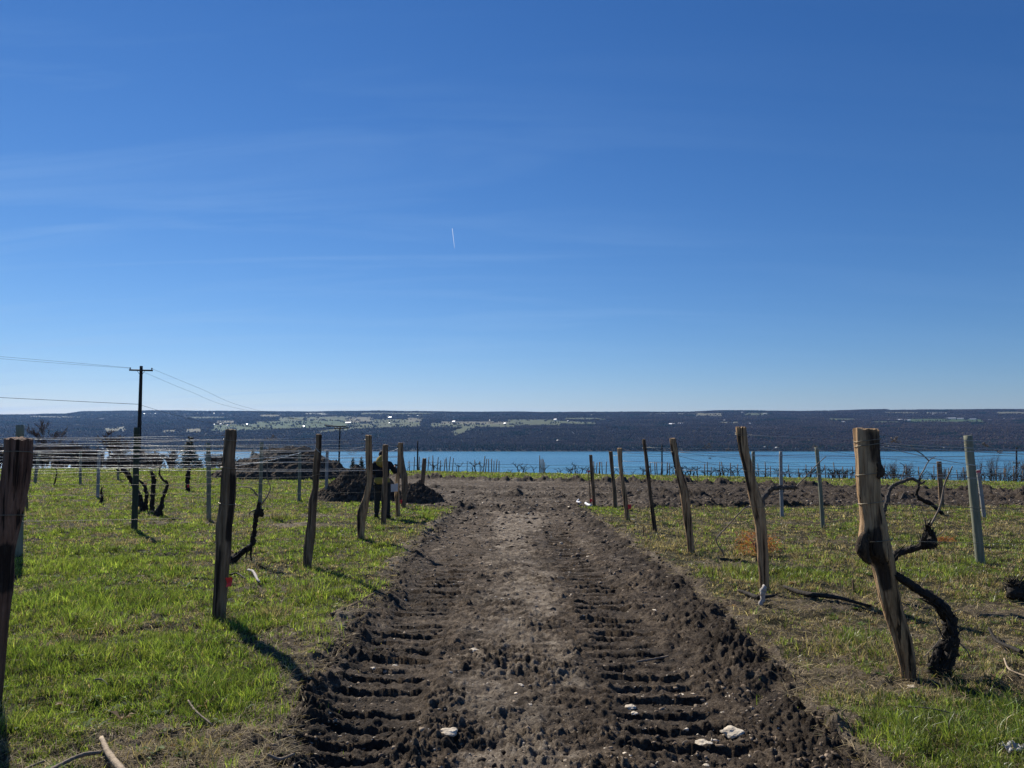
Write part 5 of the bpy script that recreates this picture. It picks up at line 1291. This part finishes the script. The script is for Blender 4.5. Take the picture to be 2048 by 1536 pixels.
# ------------------------------------------------------------------ grass
def dry_field(x, y):
    dry = 0.30 + 0.75 * fbm(x * 0.42, y * 0.3, 4, 301) + 0.55 * fbm(x * 1.9, y * 1.3, 3, 303)
    dry = dry + 0.24 * sstep(1.5, 3.0, x) * sstep(60, 30, y) + .08
    for ry in (7.6, 11.2, 14.9, 18.3, 21.3, 24.5, 5.65, 9.2, 12.8, 16.3, 19.4):
        side = (x < 0) if ry in (7.6, 11.2, 14.9, 18.3, 21.3, 24.5) else (x > 0)
        dry = dry + side * 0.2 * np.exp(-((y - ry) / (.22 + .01 * ry)) ** 2)
    return dry
def build_grass():
    r_ = np.random.default_rng(77)
    nt_, per = 105000, 12                       # tussocks and the blades of each
    d0 = np.exp(r_.uniform(math.log(3.1), math.log(98), nt_)); x0 = r_.uniform(-1, 1, nt_) * (0.74 * d0 + 0.9)
    td = dry_field(x0, d0); tb = bare_field(x0, d0, edges(x0, d0))
    th = r_.random(nt_) < np.clip(.92 - .9 * tb - .35 * sstep(.4, .9, td), .02, 1)
    x0, d0, td = x0[th], d0[th], td[th]; nt_ = len(x0)
    tsize = r_.uniform(.016, .055, nt_) * (1 + np.maximum(d0 - 4, 0) * .09)
    lush = np.clip(sstep(-.1, .55, fbm(x0 * 1.1, d0 * .9, 3, 313)) + r_.normal(0, .2, nt_), 0, 1.3)
    for (cx_, cy_, rx_, ry_) in ((-4.6, 8.3, 1.5, .8), (-2.9, 6.2, .6, .5), (-3.9, 6.0, .9, .5), (-2.0, 5.3, .5, .4), (2.7, 4.5, .8, .4), (3.5, 4.7, .8, .35), (-2.6, 7.4, .5, .4), (-6.5, 11, 1.6, .8), (3.3, 10.6, 1.0, .6)):
        k_ = np.exp(-((x0 - cx_) / rx_) ** 2 - ((d0 - cy_) / ry_) ** 2); lush = np.maximum(lush, (.55 + .9 * r_.random(nt_)) * k_); td = td - .7 * k_
    tone = np.exp(r_.normal(0, .46, nt_)); tdry = r_.random(nt_) < np.clip(sstep(.15, .8, td) * .8 + .05, 0, .9)
    rr = np.repeat
    ang = r_.uniform(0, 6.283, nt_ * per); rad = np.sqrt(r_.random(nt_ * per)) * rr(tsize, per)
    xa, da = rr(x0, per) + np.cos(ang) * rad, rr(d0, per) + np.sin(ang) * rad
    # loose blades between them
    nl = 620000
    dl = np.exp(r_.uniform(math.log(3.1), math.log(98), nl)); xl_ = r_.uniform(-1, 1, nl) * (0.74 * dl + 0.9)
    x, d = np.concatenate([xa, xl_]), np.concatenate([da, dl]); n = len(x); na = len(xa)
    tuftb = np.zeros(n, bool); tuftb[:na] = True
    la = np.where(tuftb, np.concatenate([ang, np.zeros(nl)]), r_.uniform(0, 6.283, n)) + r_.normal(0, .5, n)
    lushb = np.concatenate([rr(lush, per), .25 * r_.random(nl)]); toneb = np.concatenate([rr(tone, per), np.exp(r_.normal(0, .25, nl))]); tdb = np.concatenate([rr(tdry, per), np.zeros(nl, bool)])
    s = edges(x, d) + 0.07 * fbm(x * 4, d * 4, 3, 51) * np.clip(1.2 - d / 40, 0, 1)
    dry = dry_field(x, d); bare = bare_field(x, d, s); dry = dry + .55 * bare
    near_edge = sstep(0.04, -.12, s + .12 * fbm(x * 2.2, d * 2.2, 3, 311))
    thin = np.clip(1.05 - 0.5 * sstep(.35, .8, dry) - .5 * sstep(.1, .5, fbm(x * 3.3, d * 2.6, 3, 310)), .15, 1)
    keep = (r_.random(n) < near_edge * np.where(tuftb, 1, thin * (1 - .7 * bare))) & (s < .05)
    keep |= (s > 0) & (s < .35) & (r_.random(n) < .015)
    x, d, s, dry, la, lushb, toneb, tdb, tuftb = (q[keep] for q in (x, d, s, dry, la, lushb, toneb, tdb, tuftb)); n = len(x)
    z = gz(x, d)
    isdry = np.where(tuftb, tdb | (r_.random(n) < .12), r_.random(n) < np.clip(sstep(.05, .7, dry) * .8 + .25, 0, .95))
    L = (0.024 + 0.075 * lushb + 0.02 * r_.random(n)) * (1 + d / 55)
    L = np.where(isdry, L * r_.uniform(.8, 1.5, n), L) * r_.uniform(.6, 1.25, n)
    w = np.where(isdry, .0022, .0036) * (1 + np.maximum(d - 3, 0) * .2) * r_.uniform(.7, 1.4, n)
    yaw = r_.uniform(0, 6.283, n); lean = np.where(isdry, r_.uniform(.6, 2.6, n), np.where(tuftb, r_.uniform(.15, 1.1, n), r_.uniform(.4, 2.2, n)))
    wx, wy = np.cos(yaw) * w / 2, np.sin(yaw) * w / 2
    lx, ly = np.cos(la) * lean, np.sin(la) * lean
    hz = 1 / np.sqrt(1 + lean ** 2)
    V = np.zeros((n, 5, 3)); B = np.stack([x, d, z - .004], 1)
    W = np.stack([wx, wy, 0 * wx], 1)
    mid = B + np.stack([lx * .28 * L * hz, ly * .28 * L * hz, .55 * L * np.sqrt(hz)], 1); tip = B + np.stack([lx * L * hz, ly * L * hz, L * hz * np.where(isdry, .75, 1)], 1)
    V[:, 0] = B - W; V[:, 1] = B + W; V[:, 2] = mid - W * .75; V[:, 3] = mid + W * .75; V[:, 4] = tip
    g1, g2, g3 = np.array([.108, .172, .028]), np.array([.058, .104, .022]), np.array([.225, .255, .06]); s1, s2, s3 = np.array([.46, .37, .22]), np.array([.28, .21, .115]), np.array([.12, .085, .05])
    q = r_.random((n, 1)); hue = np.clip(.5 + .8 * fbm(x * .6, d * .45, 3, 315), 0, 1)[:, None]
    G = np.where(q < .5, g1, np.where(q < .75, g2, g3)) * (1 - .5 * hue) + g3 * .5 * hue
    right = sstep(1.5, 3, x)[:, None]
    G = G * (1 - .1 * right) + np.array([.03, .026, .018]) * right * .4
    Sx = np.where(q < .45, s1, np.where(q < .8, s2, s3))
    C = np.where(isdry[:, None], Sx, G) * r_.uniform(.75, 1.25, (n, 1)) * np.clip(toneb, .35, 2.1)[:, None]
    nq = 260000
    dq = np.exp(r_.uniform(math.log(3.1), math.log(30), nq)); xq = r_.uniform(-1, 1, nq) * (0.74 * dq + 0.9); sq = edges(xq, dq); bq = bare_field(xq, dq, sq)
    kq = (r_.random(nq) < bq * .8 + .03) & (sq < .1); xq, dq = xq[kq], dq[kq]; nq = len(xq); zq = gz(xq, dq)
    aq = r_.uniform(0, 6.283, nq); Lq = r_.uniform(.03, .13, nq) * (1 + dq / 40); wq = .0022 * (1 + np.maximum(dq - 3, 0) * .16)
    ex, ey = np.cos(aq), np.sin(aq); Q0 = np.stack([xq, dq, zq + r_.uniform(.002, .02, nq)], 1); Dq = np.stack([ex, ey, r_.normal(.05, .22, nq)], 1) * Lq[:, None]; Wq = np.stack([-ey, ex, r_.normal(0, .4, nq)], 1) * wq[:, None] / 2
    Vq = np.stack([Q0 - Wq, Q0 + Wq, Q0 + Dq * .5 - Wq + [0, 0, .006], Q0 + Dq * .5 + Wq + [0, 0, .006], Q0 + Dq], 1)
    Cq = np.where(r_.random((nq, 1)) < .6, s1, s2) * r_.uniform(.5, 1.35, (nq, 1))
    V = np.concatenate([V, Vq]); C = np.concatenate([C, Cq]); isdry = np.concatenate([isdry, np.ones(nq, bool)])
    tri = np.array([(0, 1, 3), (0, 3, 2), (2, 3, 4)])
    for name, sel, lab, mt in (('grass', ~isdry, 'short green grass between the vine rows', 'grass'), ('dry_grass', isdry, 'straw coloured dead grass and stems among the green', 'straw')):
        k = int(sel.sum()); T = (tri[None] + (np.arange(k) * 5)[:, None, None]).reshape(-1, 3)
        tag(link(name, fast_mesh(name, V[sel].reshape(-1, 3), T, colors=np.repeat(C[sel], 5, 0)), M[mt]), lab, name.replace('_', ' '), kind='stuff')
build_grass()

# longer dead stalks: tufts at post feet and in the corner
def stalks():
    r_ = np.random.default_rng(91); spots = [(1350, 1088, 26, 60, .3), (1330, 1096, 22, 40, .22), (20, 1440, 36, 60, .28), (5, 1500, 50, 60, .22), (1850, 1065, 40, 90, .2), (1990, 1058, 50, 110, .22), (560, 1225, 50, 90, .2), (600, 1180, 40, 60, .16), (440, 1040, 60, 160, .35), (560, 1035, 40, 120, .32), (250, 1085, 26, 60, .2), (1650, 1290, 60, 90, .24), (1740, 1300, 70, 90, .2), (1590, 1180, 40, 60, .2), (1460, 1150, 40, 50, .2), (120, 1030, 90, 200, .3), (1300, 1095, 30, 40, .2), (345, 1480, 90, 130, .1), (420, 1490, 60, 120, .09), (1720, 1390, 60, 60, .12), (1880, 1390, 60, 60, .12)]
    V = []; C = []
    spots = [(on_ground(u, v), wpx / F * on_ground(u, v)[1], n, L, 1) for (u, v, wpx, n, L) in spots]
    for o_ in list(col.objects):
        if o_.name.split('.')[0] in ('end_post', 'line_post') and o_.location.y < 32: spots.append((np.array(o_.location), .16, 46 if o_.name.startswith('end') else 24, .13, 0))
    for (c, W, n, L, st_) in spots:
        for i in range(n):
            x = c[0] + r_.normal(0, W * .5); y = c[1] + r_.normal(0, W * .5); z = float(base_z(x, y)) - .01; l = L * r_.uniform(.4, 1.2); a = r_.uniform(0, 6.28); t = r_.uniform(.1, 1.3); w = .0012 * (1 + y * .16)
            p = np.array([x, y, z]); dv = np.array([math.cos(a) * t, math.sin(a) * t, 1.0]); dv /= np.linalg.norm(dv); b = r_.uniform(0, 6.28); s = np.array([math.cos(b) * w, math.sin(b) * w, 0])
            m = p + dv * l * .6 + np.array([0, 0, .05 * l]); e = p + dv * l + np.array([math.cos(a), math.sin(a), -.6]) * l * .15
            V += [p - s, p + s, m - s * .8, m + s * .8, e]; C += [(np.array([.4, .32, .19]) if st_ or r_.random() < .45 else np.array([.11, .165, .025])) * r_.uniform(.5, 1.2)] * 5
    k = len(V) // 5; tri = np.array([(0, 1, 3), (0, 3, 2), (2, 3, 4)]); T = (tri[None] + (np.arange(k) * 5)[:, None, None]).reshape(-1, 3)
    tag(link('dead_weeds', fast_mesh('dead_weeds', np.array(V), T, colors=np.array(C)), M['straw']), 'tufts of tall pale dead weeds in the grass', 'weeds', kind='stuff')
stalks()

def broadleaf():
    r_ = np.random.default_rng(95); n = 2600
    d = np.exp(r_.uniform(math.log(3.3), math.log(30), n)); x = r_.uniform(-1, 1, n) * (0.74 * d + .6); s = edges(x, d)
    k = (s < -.02) & (fbm(x * .8, d * .8, 3, 451) > -.05); x, d = x[k], d[k]; n = len(x); z = gz(x, d); V = []; C = []
    for i in range(n):
        R = r_.uniform(.025, .07) * (1 + d[i] / 30); c0 = np.array([.075, .12, .03]) * r_.uniform(.5, 1.6); c0 = c0 * (1, 1, 1) if r_.random() < .8 else np.array([.2, .13, .07]) * r_.uniform(.6, 1.2)
        for j in range(r_.integers(5, 9)):
            a = r_.uniform(0, 6.28); e = np.array([math.cos(a), math.sin(a), r_.uniform(.1, .9)]); sd = np.array([-math.sin(a), math.cos(a), 0]); l = R * r_.uniform(.6, 1.2); p = np.array([x[i], d[i], z[i]])
            V += [p, p + e * l * .55 + sd * l * .2 + [0, 0, .006], p + e * l * (1, 1, .6), p + e * l * .55 - sd * l * .2 + [0, 0, .006]]; C += [c0 * r_.uniform(.8, 1.2)] * 4
    me = fast_mesh('broadleaf_weeds', np.array(V), np.arange(len(V)).reshape(-1, 4), colors=np.array(C))
    tag(link('broadleaf_weeds', me, M['straw']), 'small broad leaved weeds scattered through the grass', 'weeds', kind='stuff')
broadleaf()

# ------------------------------------------------------------------ the air between here and the far shore
def haze():
    m = MB(); m.box((0, 4600, 88), (19000, 10400, 350))
    mt, nt, out = mat_new('air'); n = N(nt)
    v = n.node('ShaderNodeVolumePrincipled'); v.inputs['Color'].default_value = (0.24, 0.5, 1.0, 1); v.inputs['Density'].default_value = 2.6e-5; v.inputs['Anisotropy'].default_value = 0.35
    n.lk(v.outputs[0], out.inputs['Volume'])
    o = m.build('haze', mt, None, (0, 4600, 120), smooth=False); tag(o, 'thin blue haze over the lake and hills', 'haze', kind='stuff')
haze()
